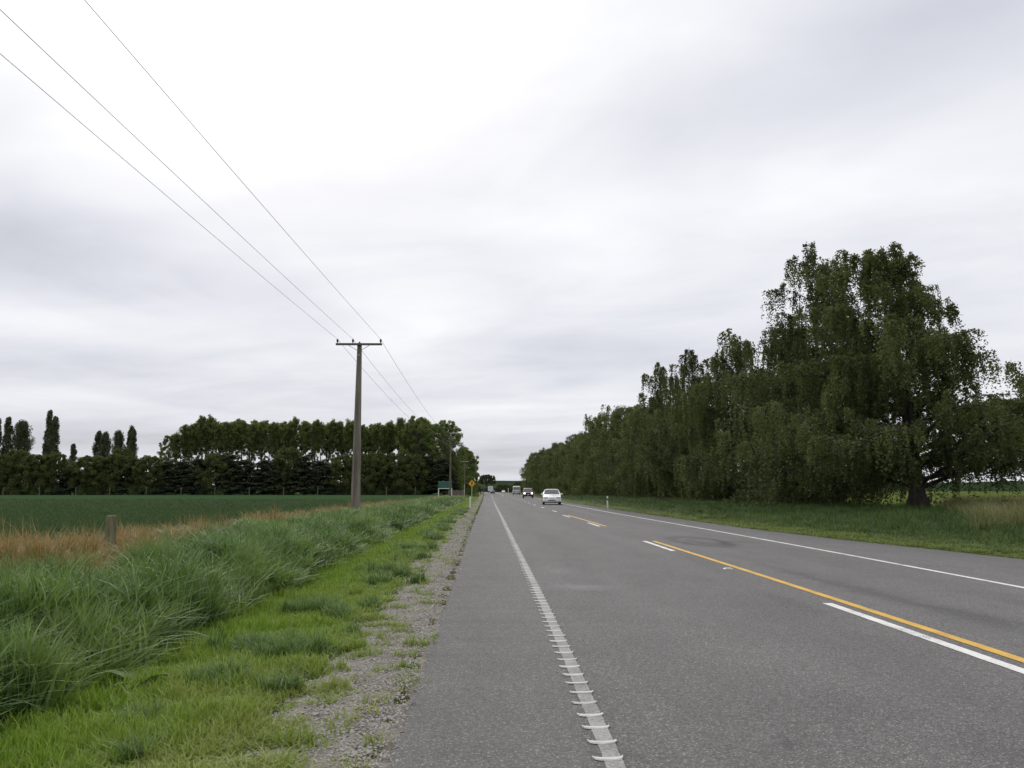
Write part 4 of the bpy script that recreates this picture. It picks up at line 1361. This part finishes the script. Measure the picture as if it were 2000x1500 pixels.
# ------------------------------------------------------------------ power poles and wires
def insulator(parent, x, z):
    b = MB()
    b.cyl((x, 0, z), (x, 0, z + 0.07), 0.012, n=6)
    n = 10
    prof = [(0.030, 0.06), (0.034, 0.10), (0.058, 0.125), (0.062, 0.15), (0.044, 0.165), (0.064, 0.19), (0.060, 0.215), (0.034, 0.235), (0.038, 0.26), (0.02, 0.27)]
    b.loft([[(x + r * math.cos(a), r * math.sin(a), z + h) for a in np.arange(n) * 2 * math.pi / n] for r, h in prof])
    b.build('insulator', M_PORC, parent, smooth=True)


def grooved(w, d, g):
    """pole outline with a recessed web on the two broad faces"""
    return [(-w, -d), (-w * .45, -d), (-w * .36, -d + g), (w * .36, -d + g), (w * .45, -d), (w, -d), (w, d), (w * .45, d), (w * .36, d - g), (-w * .36, d - g), (-w * .45, d), (-w, d)]


def pole(name, loc, rz, H, label, arm, ins, arm_z, mat, arm_mat, w0, w1, grooved_=True, vee=False):
    t = thing(name, label, 'power pole', loc, rz, 'power poles left of the road')
    zs = [-0.6, 0.5, H * .33, H * .66, H - 0.12]
    rings = []
    for z in zs:
        f = max(0, z) / H
        w = w0 * (1 - f) + w1 * f
        o = grooved(w, w * 0.85, w * 0.30) if grooved_ else [(w * math.cos(a), w * math.sin(a)) for a in np.arange(12) * math.pi / 6]
        rings.append([(p[0], p[1], z) for p in o])
    w = w1
    o = grooved(w, w * .85, w * .3) if grooved_ else [(w * math.cos(a), w * math.sin(a)) for a in np.arange(12) * math.pi / 6]
    rings.append([(p[0] * 0.12, p[1] * 0.3, H + 0.02) for p in o])
    MB().loft(rings).build('shaft', mat, t)
    fy = -w1 - 0.055
    b = MB().box(-arm[0], arm[1], fy - 0.05, fy + 0.05, arm_z - 0.055, arm_z + 0.055, 0.008)
    b.build('crossarm', arm_mat, t)
    for s in (-1, 1):
        b = MB()
        x1 = s * (arm[0] if s < 0 else arm[1]) * 0.46
        if vee:
            b.cyl((0, fy, arm_z - 0.45), (x1 * 1.6, fy - 0.0, arm_z - 0.05), 0.02, n=6)
        else:
            b.cyl((s * w1 * 0.9, fy + 0.03, arm_z - 0.33), (x1, fy, arm_z - 0.05), 0.014, n=6)
        b.build('brace', M_GALV, t)
    for x in ins:
        insulator(t, x, arm_z + 0.05)
    b = MB()
    b.cyl((0, fy - 0.065, arm_z), (0, fy + 0.1, arm_z), 0.016, n=6)
    b.build('bolt', M_GALV, t)
    if grooved_:
        MB().box(-0.04, 0.04, -w1 * 0.85 - 0.004, -w1 * 0.85 + 0.05, arm_z - 0.62, arm_z - 0.52).build('number_disc', M_GALV, t)
    return t


poles = [  # x, y, yaw, height
    (-7.62, -48.0, 0.0, 9.3), (-7.72, 42.0, 0.0, 9.15), (-8.85, 132.0, 0.0, 9.15), (-10.35, 210.0, 0.0, 9.05), (-14.3, 330.0, 0.0, 8.9), (-12.6, 500.0, 0.0, 8.4)]
INS = [(-1.18, -0.36, 1.12), (-1.18, -0.36, 1.12), (-1.0, 0.0, 1.0), (-0.95, 0.0, 0.95), (-0.95, 0.0, 0.95), (-0.9, 0.0, 0.9)]
pole('power_pole', (-7.72, 42.0, 0), 0.0, 9.15, 'nearest power pole, grooved brown concrete with three insulators, rising from dead grass', (1.23, 1.22), INS[1], 9.0, B_POLE, B_ARM, 0.23, 0.105)
pole('power_pole', (-8.85, 132.0, 0), 0.25, 9.15, 'greenish timber power pole with vee arms in front of the green board', (1.05, 1.05), INS[2], 8.95, B_POLE2, B_POLE2, 0.19, 0.11, False, True)
pole('power_pole', (-10.35, 210.0, 0), 0.0, 8.95, 'power pole with a pale crossarm standing against the roadside trees', (1.06, 1.06), INS[3], 8.8, B_POLE2, B_PALEARM, 0.17, 0.12, False)
pole('power_pole', (-12.6, 500.0, 0), 0.0, 8.4, 'thin distant power pole left of the white truck', (0.95, 0.95), INS[5], 8.2, B_POLE2, B_POLE2, 0.2, 0.14, False)

spans = [(0, 1, 'towards the camera over the near field'), (1, 2, 'from the nearest pole to the vee-armed pole'), (2, 3, 'from the vee-armed pole to the pale-armed pole')]
for a, b, txt in spans:
    for q, nm in ((0, 'left'), (1, 'middle'), (2, 'right')):
        pa, pb = poles[a], poles[b]
        za = (9.0 if a < 2 else 8.95 if a == 2 else 8.8) + 0.30
        zb = (9.0 if b < 2 else 8.95 if b == 2 else 8.8) + 0.30
        u = np.linspace(0, 1, 60)
        x = pa[0] + INS[a][q] + (pb[0] + INS[b][q] - pa[0] - INS[a][q]) * u
        y = pa[1] + (pb[1] - pa[1]) * u - 0.16
        sag = 0.45 if a == 0 else 1.0
        z = za + (zb - za) * u - 4 * sag * u * (1 - u)
        V, F = tube(np.stack([x, y, z], 1), 0.0068 if a == 0 else 0.009, 5)
        o = link('power_line', np_mesh('power_line', V, F, smooth=True), M_WIRE)
        tag(o, '%s of the three wires running %s' % (nm, txt), 'wire', 'overhead wires')

# ------------------------------------------------------------------ signs, posts, fences
def marker_post(loc, label, red, cap=True, h=0.9):
    t = thing('marker_post', label, 'marker post', loc, 0, 'roadside marker posts')
    prof = [(-0.055, -0.02), (-0.03, -0.042), (0.03, -0.042), (0.055, -0.02), (0.05, 0.03), (-0.05, 0.03)]
    MB().loft([[(x, y, z) for x, y in prof] for z in (-0.3, h - 0.04)] + [[(x * .8, y * .8, h) for x, y in prof]]).build('post', M_POSTW, t)
    if red:
        MB().loft([[(x * 1.06, y * 1.1, z) for x, y in prof] for z in (h - 0.32, h - 0.17)]).build('red_band', M_RED, t)
    else:
        MB().box(-0.022, 0.022, -0.052, -0.040, h - 0.2, h - 0.1).build('reflector', M_POSTW, t)
    return t


for loc, lab, red in [((-2.55, 60.5, -0.05), 'white marker post in the mown strip, in front of the yellow warning sign', False),
                      ((-6.95, 228, 0), 'white marker post on the far left roadside, nearer of two close together', False),
                      ((-9.2, 300, 0), 'white marker post on the far left roadside, farther of two close together', False),
                      ((7.55, 59.0, 0), 'marker post with a red band, on the right verge alone before the birches', True),
                      ((7.75, 206, 0), 'red-banded marker post between the white car and the maroon car', True),
                      ((7.95, 232, 0), 'slim marker post just behind the maroon car, left of the red-banded one', True)]:
    marker_post(loc, lab, red)


def warning_sign(loc, label):
    t = thing('warning_sign', label, 'road sign', loc, 0.03)
    MB().cyl((0, 0.03, -0.4), (0, 0.03, 2.35), 0.045, n=10).build('post', M_POSTW, t)
    z, a = 2.45, 0.62
    def dia(r, y0, y1):
        return MB().prism([(0, -r + z), (r, z), (0, r + z), (-r, z)], y0, y1)
    dia(a, -0.024, -0.018).build('panel', M_SIGNY, t)
    # black border: four strips just proud of the sheet
    b = MB()
    r0, r1 = a * 0.93, a * 0.84
    P0 = [(0, -r0), (r0, 0), (0, r0), (-r0, 0)]
    P1 = [(0, -r1), (r1, 0), (0, r1), (-r1, 0)]
    for i in range(4):
        j = (i + 1) % 4
        b.prism([(p[0], p[1] + z) for p in (P0[i], P0[j], P1[j], P1[i])], -0.028, -0.025)
    b.build('border', M_BLACK, t)
    # symbol: road bending up to an arrow head with a side road on the right
    s = MB()
    s.prism([(p[0], p[1] + z) for p in ((-0.09, -0.32), (0.03, -0.32), (0.03, -0.08), (0.05, 0.10), (-0.07, 0.12), (-0.09, -0.05))], -0.028, -0.025)
    s.prism([(p[0], p[1] + z) for p in ((-0.18, 0.10), (0.16, 0.07), (0.02, 0.36))], -0.0285, -0.0255)
    s.prism([(p[0], p[1] + z) for p in ((0.031, -0.10), (0.26, -0.10), (0.26, 0.0), (0.042, 0.0))], -0.028, -0.025)
    s.build('symbol', M_BLACK, t)
    MB().box(-0.5, 0.5, -0.016, -0.01, z - 0.03, z + 0.03).build('rail', M_GALV, t)
    return t


warning_sign((-5.18, 129, -0.05), 'yellow diamond warning sign with black symbol on a white post')


def green_board(loc, label):
    t = thing('green_board', label, 'sign board', loc, 0.0)
    MB().box(-1.42, 1.42, -0.03, 0.0, 1.78, 3.12).build('panel', M_SIGNG, t)
    MB().box(-1.46, 1.46, -0.05, 0.02, 1.63, 1.77, 0.01).build('rail', M_POSTW, t)
    MB().box(-1.46, 1.46, -0.05, 0.02, 3.125, 3.17, 0.01).build('rail', M_GALV, t)
    for x in (-1.34, 1.34):
        MB().box(x - 0.09, x + 0.09, -0.02, 0.12, -0.3, 1.625, 0.01).build('post', M_POSTW, t)
    MB().box(-0.45, -0.35, -0.035, 0.01, 3.175, 3.25).build('cap', M_POSTW, t)
    return t


green_board((-12.1, 165, 0), 'dark green board on white posts partly behind the vee-armed pole')


def slim_post(loc, h, mat, label, r=0.05):
    t = thing('slim_post', label, 'post', loc)
    MB().cyl((0, 0, -0.2), (0, 0, h), r, n=8).build('shaft', mat, t)
    MB().cyl((0, 0, h), (0, 0, h + 0.04), r * 1.15, r * 0.4, n=8).build('cap', mat, t)


slim_post((-9.9, 200, 0), 2.7, M_POSTW, 'slim white post at the foot of the pole with the pale crossarm')
slim_post((-10.4, 202, 0), 2.3, M_GALV, 'slim grey post left of the slim white one', 0.035)
slim_post((2.2, 430, 0), 2.6, M_POSTW, 'pale post beside the small white car far ahead', 0.14)

# wooden fence by the trees
t = thing('timber_fence', 'weathered board fence between the green board and the pale-armed pole', 'fence', (-14.2, 205, 0))
for i in range(5):
    MB().box(i * 1.05 - 0.06, i * 1.05 + 0.06, 0.03, 0.15, -0.2, 1.5).build('post', M_WOODF, t)
for i in range(28):
    MB().box(i * 0.152 - 0.065, i * 0.152 + 0.065, -0.03, 0.0, 0.08, 1.38 + 0.03 * math.sin(i * 2.3)).build('board', M_WOODF, t)
for z in (0.4, 1.1):
    MB().box(-0.1, 4.25, 0.0, 0.029, z - 0.05, z + 0.05).build('rail', M_WOODF, t)


def fence_post(name, loc, h, r, mat, label, group=None, lean=(0, 0)):
    t = thing(name, label, 'fence post', loc, 0.3, group)
    n = 12
    rr = [(r * 1.05, -0.3), (r * 1.02, 0.1), (r, h * .6), (r * .98, h - 0.02), (r * 0.86, h)]
    MB().loft([[(q * math.cos(a) * (1 + .03 * math.sin(3 * a)) + lean[0] * z, q * math.sin(a) + lean[1] * z, z) for a in np.arange(n) * 2 * math.pi / n] for q, z in rr]).build('shaft', mat, t)
    MB().cyl((lean[0] * h, lean[1] * h, h - 0.001), (lean[0] * h, lean[1] * h, h + 0.004), r * 0.80, r * .6, n=10).build('cut_end', B_PALE, t)
    return t


fence_post('fence_post', (-7.0, 14.5, 0.0), 0.86, 0.09, B_POST, 'short round lichen-green fence post in the orange dead grass')
fence_post('fence_post', (24.3, 39.0, 0.0), 0.86, 0.17, B_BIRCH, 'stout brown strainer post in tan grass right of the widest birch', None, (0.06, 0))
fence_post('fence_post', (23.2, 44.0, 0.0), 0.95, 0.10, B_BIRCH, 'thin brown post behind the stout strainer post')
# field fence at the foot of the shelter belt
for i, px in enumerate([21, 90, 160, 225, 295, 362, 427, 493, 559, 625, 690, 757, 813]):
    fence_post('fence_post', ((px - 985) / 1560 * 226.5, 226.5, 0), 2.25, 0.11, B_POST, 'tall grey fence post, %s from the left under the shelter belt' % ORD[i], 'fence posts along the far side of the field')
for z, nm in ((0.5, 'lowest'), (1.0, 'second lowest'), (1.5, 'second highest'), (2.0, 'highest')):
    V, F = tube(np.array([[-146, 226.38, z], [-80, 226.38, z - .02], [-24, 226.38, z]]), 0.003, 4)
    tag(link('fence_wire', np_mesh('fence_wire', V, F), M_WIRE), '%s thin wire strung along the grey posts under the shelter belt' % nm, 'fence wire', 'wires of the field fence')


# reflective stud beside the yellow line
st = thing('road_stud', 'white raised road stud beside the yellow line', 'road stud', (3.74, 13.6, 0.002))
MB().loft([[(-.075, -.05, 0), (.075, -.05, 0), (.075, .05, 0), (-.075, .05, 0)], [(-.05, -.025, .018), (.05, -.025, .018), (.05, .025, .018), (-.05, .025, .018)]]).build('body', M_POSTW, st)
MB().add([(-.055, -.0465, .004), (.055, -.0465, .004), (.045, -.030, .0165), (-.045, -.030, .0165)], [(0, 1, 2, 3)]).build('reflector', C_LAMP, st)

# ------------------------------------------------------------------ vehicles
def wheels(root, xs, ys, r, w):
    for y in ys:
        for x in xs:
            n = 18
            s = 1 if x > 0 else -1
            prof = [(r * .62, -w / 2), (r * .92, -w / 2), (r, -w / 2 + .03), (r, w / 2 - .03), (r * .92, w / 2), (r * .62, w / 2)]
            b = MB().loft([[(x + o, y + q * math.cos(a), r + q * math.sin(a)) for a in np.arange(n) * 2 * math.pi / n] for q, o in prof])
            tw = b.build('wheel', C_TYRE, root, smooth=False)
            q0 = [(r * .63, s * (w / 2 - .03)), (r * .55, s * (w / 2 + .004)), (r * .2, s * (w / 2 - .02)), (r * .05, s * (w / 2 - .01))]
            MB().loft([[(x + o, y + q * math.cos(a), r + q * math.sin(a)) for a in np.arange(12) * math.pi / 6] for q, o in q0]).build('rim', C_RIM, tw, smooth=True)


def car(name, label, loc, rz, paint, P, lit=False):
    """P: outline of the car. front at -y. Stations (y, bonnet/roof height) and widths give the shell; glass, lamps and trim lie on it."""
    t = thing(name, label, 'car', loc, rz)
    W, L, H, belt, sill = P['W'] / 2, P['L'], P['H'], P['belt'], P['sill']
    yt, zt = np.array(P['top']).T
    def ztop(y):
        return np.interp(y, yt, zt)
    def wid(y):
        e = np.minimum(y, L - y) / (0.13 * L)
        return W * (1 - 0.17 * np.clip(1 - e, 0, 1) ** 2.2)
    def zbot(y):
        return sill + 0.10 * np.clip(1 - np.minimum(y, L - y) / (0.08 * L), 0, 1) ** 2
    def sect(y):
        w, zt_, zb = wid(y), float(ztop(y)), float(zbot(y))
        b = min(belt, zt_ - 0.05)
        g = max(0.0, zt_ - belt) / (H - belt)
        rw = w * (1 - P['tumble'] * g)
        return [(0, zb), (w * .86, zb), (w * .97, zb + .07), (w, zb + (b - zb) * .45), (w * .985, b - .04), (w * .955, b + 0.005),
                (w * .955 * (1 - g) + rw * g * 1.0, b + (zt_ - b) * .72), (rw * .93, zt_ - .02 - .02 * g), (rw * .72, zt_), (0, zt_ + 0.012)]
    ys_ = np.unique(np.concatenate([np.linspace(0, L, 26), yt, [0.02, 0.06, L - .02, L - .06]]))
    rings = []
    for y in ys_:
        h = sect(y)
        f = 1.0
        ring = [(x, y, z) for x, z in h] + [(-x, y, z) for x, z in h[-2:0:-1]]
        rings.append(ring)
    MB().loft(rings).build('body', paint, t, smooth=False)
    # glass patches laid 8 mm proud of the shell
    def side_pt(y, u, sgn, off=0.008):
        h = sect(y)
        a, b = h[5], h[6]
        c = h[7]
        if u < .72:
            q = u / .72
            x, z = a[0] + (b[0] - a[0]) * q, a[1] + (b[1] - a[1]) * q
        else:
            q = (u - .72) / .28
            x, z = b[0] + (c[0] - b[0]) * q, b[1] + (c[1] - b[1]) * q
        return (sgn * (x + off), y, z)
    for y0, y1, y2, y3 in P['side_glass']:
        for s in (-1, 1):
            g = MB()
            n = 6
            lo = [side_pt(y0 + (y1 - y0) * i / n, 0.12, s) for i in range(n + 1)]
            hi = [side_pt(y3 + (y2 - y3) * i / n, 0.70, s) for i in range(n + 1)]
            g.add(lo + hi, [(i, i + 1, i + n + 2, i + n + 1) for i in range(n)])
            g.build('side_window', C_GLASS, t)
    def screen(nm, ya, yb, up):
        g = MB()
        n, m = 4, 5
        vs = []
        for i in range(n + 1):
            y = ya + (yb - ya) * i / n
            h = sect(y)
            wv = min(h[8][0] * 1.20, h[7][0] * 0.985)
            for j in range(m + 1):
                u = -1 + 2 * j / m
                xx = wv * u
                zz = float(ztop(y)) + 0.016 - 0.030 * abs(u) ** 3
                vs.append((xx, y + (-0.012 if up else 0.012), zz))
        g.add(vs, [(i * (m + 1) + j, i * (m + 1) + j + 1, (i + 1) * (m + 1) + j + 1, (i + 1) * (m + 1) + j) for i in range(n) for j in range(m)])
        g.build(nm, C_GLASS, t)
    screen('windscreen', *P['screen'], True)
    screen('rear_window', *P['rear'], False)
    # front
    f = P['front']
    fw = wid(0.0)
    for s in (-1, 1):
        x0, x1 = sorted((s * f['lamp'][0] * W, s * f['lamp'][1] * W))
        MB().box(x0, x1, -0.03, 0.10, f['lamp'][2], f['lamp'][3], 0.01).build('headlight', C_LIT if lit else C_LAMP, t)
        xa, xb = sorted((s * (f['lamp'][1] * W + 0.004), s * (f['lamp'][1] * W + 0.09)))
        MB().box(xa, xb, 0.02, 0.16, f['lamp'][2] + .01, f['lamp'][3] - .01, 0.008).build('indicator', C_AMBER, t)
        MB().box(*sorted((s * (W * .93), s * (W * .93 + 0.21))), P['mirror'] - .06, P['mirror'] + .05, belt + .01, belt + .15, 0.02).build('mirror', paint, t)
        MB().box(*sorted((s * W * .66, s * W * .86)), L - .08, L + .02, P['tail'][0], P['tail'][1], 0.01).build('tail_light', C_TAIL, t)
    gx, gz0, gz1 = f['grille']
    MB().box(-gx * W, gx * W, -0.022, 0.05, gz0, gz1, 0.008).build('grille', C_TRIM, t)
    bz0, bz1 = f['bumper']
    n = 10
    for nm, yb_, sg in (('bumper', -0.06, 1), ('bumper', L + 0.06, -1)):
        rr = []
        for i in range(n + 1):
            u = -1 + 2 * i / n
            yo = yb_ + sg * 0.10 * abs(u) ** 3
            rr.append([(u * W * .99, yo, bz0), (u * W * .99, yo + sg * .14, bz0), (u * W * .99, yo + sg * .14, bz1), (u * W * .99, yo + sg * .02, bz1), (u * W * .99, yo, bz1 - .04)])
        MB().loft(rr).build(nm, f.get('bmat', paint), t)
    ix, iz0, iz1 = f['intake']
    MB().box(-ix * W, ix * W, -0.068, -0.04, iz0, iz1, 0.006).build('intake', C_TRIM, t)
    for s in (-1, 1):
        MB().box(*sorted((s * W * .66, s * W * .84)), -0.052, 0.0, iz0 + .01, iz1 - .02, 0.006).build('fog_light', C_LAMP if not lit else C_TRIM, t)
    MB().box(-0.18, 0.18, -0.078, -0.061, bz1 - .15, bz1 - .04).build('number_plate', C_PLATE, t)
    MB().box(-0.18, 0.18, L + .061, L + .075, bz1 - .15, bz1 - .04).build('number_plate', C_PLATE, t)
    for s in (-1, 1):
        b = MB()
        b.cyl((s * 0.45 - 0.35 * 0, P['screen'][0] + .02, float(ztop(P['screen'][0])) + .03), (s * 0.45 - .38, P['screen'][0] + .24, float(ztop(P['screen'][0] + .24)) + .035), 0.009, n=5)
        if s > 0 or W > .9:
            b.build('wiper', C_TRIM, t)
    # dark wheel housings and underside
    MB().box(-W * .9, W * .9, 0.35, L - .35, sill - .05, sill + .06).build('underbody', C_TRIM, t)
    for yw in P['axles']:
        for s in (-1, 1):
            nn = 14
            rw = P['wr'] * 1.17
            MB().prism([(yw + rw * math.cos(a), P['wr'] + rw * math.sin(a)) for a in np.linspace(-.25, math.pi + .25, nn)], *sorted((s * W * .80, s * (W + .004))), axis='x').build('wheel_arch', C_TRIM, t)
    wheels(t, (-(W - .10), W - .10), P['axles'], P['wr'], 0.20)
    return t


hatch = dict(W=1.70, L=4.45, H=1.44, belt=0.90, sill=0.24, tumble=0.20, wr=0.31, axles=(0.85, 3.45), mirror=1.35, tail=(0.62, 0.84),
             top=[(0, .60), (.08, .66), (.35, .74), (.9, .84), (1.30, .93), (2.0, 1.38), (2.3, 1.425), (2.9, 1.44), (3.5, 1.40), (4.15, 1.00), (4.38, .93), (4.45, .72)],
             screen=(1.36, 2.0), rear=(3.56, 4.12), side_glass=[(1.5, 2.45, 2.45, 2.05), (2.53, 3.45, 3.35, 2.53), (3.53, 3.95, 3.62, 3.53)],
             front=dict(lamp=(.42, .80, .60, .70), grille=(.34, .62, .665), bumper=(.30, .58), intake=(.46, .34, .415)))
suv = dict(W=1.78, L=4.5, H=1.72, belt=1.06, sill=0.32, tumble=0.17, wr=0.37, axles=(0.85, 3.5), mirror=1.35, tail=(0.8, 1.15),
           top=[(0, .85), (.06, .96), (.35, 1.03), (.9, 1.07), (1.2, 1.10), (1.75, 1.62), (2.05, 1.695), (3.0, 1.72), (4.1, 1.69), (4.42, 1.15), (4.5, 1.0)],
           screen=(1.24, 1.76), rear=(4.12, 4.40), side_glass=[(1.4, 2.3, 2.3, 1.82), (2.38, 3.2, 3.2, 2.38), (3.28, 4.0, 3.95, 3.28)],
           front=dict(lamp=(.56, .86, .70, .92), grille=(.48, .70, .88), bumper=(.40, .66), intake=(.5, .44, .54)))
sedan = dict(W=1.74, L=4.5, H=1.43, belt=0.92, sill=0.24, tumble=0.22, wr=0.31, axles=(0.85, 3.5), mirror=1.35, tail=(0.66, 0.88),
             top=[(0, .62), (.08, .70), (.9, .86), (1.3, .95), (2.0, 1.38), (2.4, 1.43), (3.1, 1.40), (3.75, 1.02), (4.4, .98), (4.5, .80)],
             screen=(1.36, 2.0), rear=(3.16, 3.70), side_glass=[(1.5, 2.4, 2.4, 2.05), (2.48, 3.4, 3.1, 2.48)],
             front=dict(lamp=(.42, .82, .62, .74), grille=(.38, .62, .73), bumper=(.30, .58), intake=(.5, .34, .42)))

HD = 0.02
car('white_hatchback', 'white hatchback coming towards the camera in the right lane', (4.35, 73.6, 0), -0.045, C_WHITE, hatch)
car('maroon_suv', 'maroon upright car with both headlights lit, behind the white hatchback', (4.15, 139.5, 0), 0.0, C_MAROON, suv, lit=True)
car('dark_blue_sedan', 'dark blue sedan driving away in the left lane behind the truck', (-4.75 + 0.1, 318, 0), math.pi + 0.03, C_NAVY, sedan)
car('white_sedan', 'tiny white car far ahead where the road ends', (-0.4, 455, 0), 0.03, C_WHITE, sedan)


def bus(loc, rz, label):
    t = thing('small_bus', label, 'bus', loc, rz)
    W, L, H = 1.16, 6.8, 2.72
    def ring(y, f, zt):
        return [(-W * f, y, .42), (W * f, y, .42), (W * f * 1.0, y, 1.25), (W * f * .95, y, zt - .22), (W * f * .82, y, zt - .04), (0, y, zt), (-W * f * .82, y, zt - .04), (-W * f * .95, y, zt - .22), (-W * f, y, 1.25)]
    MB().loft([ring(0.0, .93, 1.5), ring(0.05, .97, 1.62), ring(.42, 1.0, H - .14), ring(.65, 1.0, H), ring(L - .2, 1.0, H), ring(L, .96, H - .12)]).build('body', C_CREAM, t)
    def sl(z):
        return np.interp(z, [1.5, 1.62, H - .14], [0.0, .05, .42])
    z0, z1 = 1.52, 2.36
    n = 6
    vs = []
    for z in (z0, z1):
        for i in range(n + 1):
            u = -1 + 2 * i / n
            vs.append((u * W * (.88 if z == z0 else .84), float(sl(z)) - .03 + .02 * u * u, z))
    MB().add(vs, [(i, i + 1, i + n + 2, i + n + 1) for i in range(n)]).build('windscreen', C_GLASS, t)
    MB().box(-W * .86, W * .86, -.02, .06, 1.05, 1.18, .005).build('grille', C_TRIM, t)
    for s in (-1, 1):
        MB().box(*sorted((s * W * .55, s * W * .84)), -.04, .08, .88, 1.04, .01).build('headlight', C_LAMP, t)
        MB().box(*sorted((s * W * 1.0, s * (W * 1.0 + .16))), -.06, .02, 1.75, 2.1, .02).build('mirror', C_TRIM, t)
        for k_ in range(5):
            MB().box(*sorted((s * W * .90, s * (W * 1.0 + .006))), .95 + k_ * 1.15, 1.95 + k_ * 1.15, 1.5, 2.2).build('side_window', C_GLASS, t)
    MB().box(-W * .97, W * .97, -.09, .14, .40, .72, .02).build('bumper', C_GREY, t)
    MB().box(-.22, .22, -.105, -.088, .50, .62).build('number_plate', C_PLATE, t)
    MB().box(-W * .85, W * .85, .3, L - .2, .28, .43).build('underbody', C_TRIM, t)
    wheels(t, (-.95, .95), (1.2, 5.1), .38, .24)
    return t


bus((3.9, 252, 0), 0.02, 'cream small bus with a wide dark windscreen behind the maroon car')


def truck(loc, rz, label):
    t = thing('box_truck', label, 'truck', loc, rz)      # rear faces -y
    W = 1.22
    MB().box(-W, W, 0, 6.6, 1.05, 3.5, .03).build('cargo_box', C_TRUCK, t)
    for s in (-1, 1):
        MB().box(*sorted((s * .02, s * (W - .06))), -.03, -.003, 1.12, 3.42, .006).build('rear_door', C_TRUCK, t)
        MB().box(*sorted((s * .75, s * 1.15)), -.02, .08, .74, .92, .01).build('tail_light', C_TAIL, t)
        MB().box(*sorted((s * .12, s * .16)), -.06, -.033, 1.2, 3.3).build('door_bar', M_GALV, t)
    MB().box(-W * .98, W * .98, -.05, .06, .55, .70, .01).build('bumper', C_TRIM, t)
    MB().box(-.45, .45, .1, 8.3, .72, 1.04).build('chassis', C_TRIM, t)
    MB().box(-1.1, 1.1, 6.85, 8.6, .55, 2.6, .12).build('cab', C_WHITE, t)
    MB().box(-.98, .98, 8.58, 8.615, 1.55, 2.35, .01).build('windscreen', C_GLASS, t)
    for s in (-1, 1):
        MB().box(*sorted((s * 1.08, s * 1.106)), 7.3, 8.3, 1.6, 2.3, .005).build('side_window', C_GLASS, t)
        MB().box(*sorted((s * 1.12, s * 1.34)), 8.4, 8.5, 1.6, 2.2, .01).build('mirror', C_TRIM, t)
    wheels(t, (-.98, .98), (1.5, 7.7), .44, .28)
    return t


truck((-6.95, 408, 0), 0.03, 'white box truck driving away in the left lane far ahead')
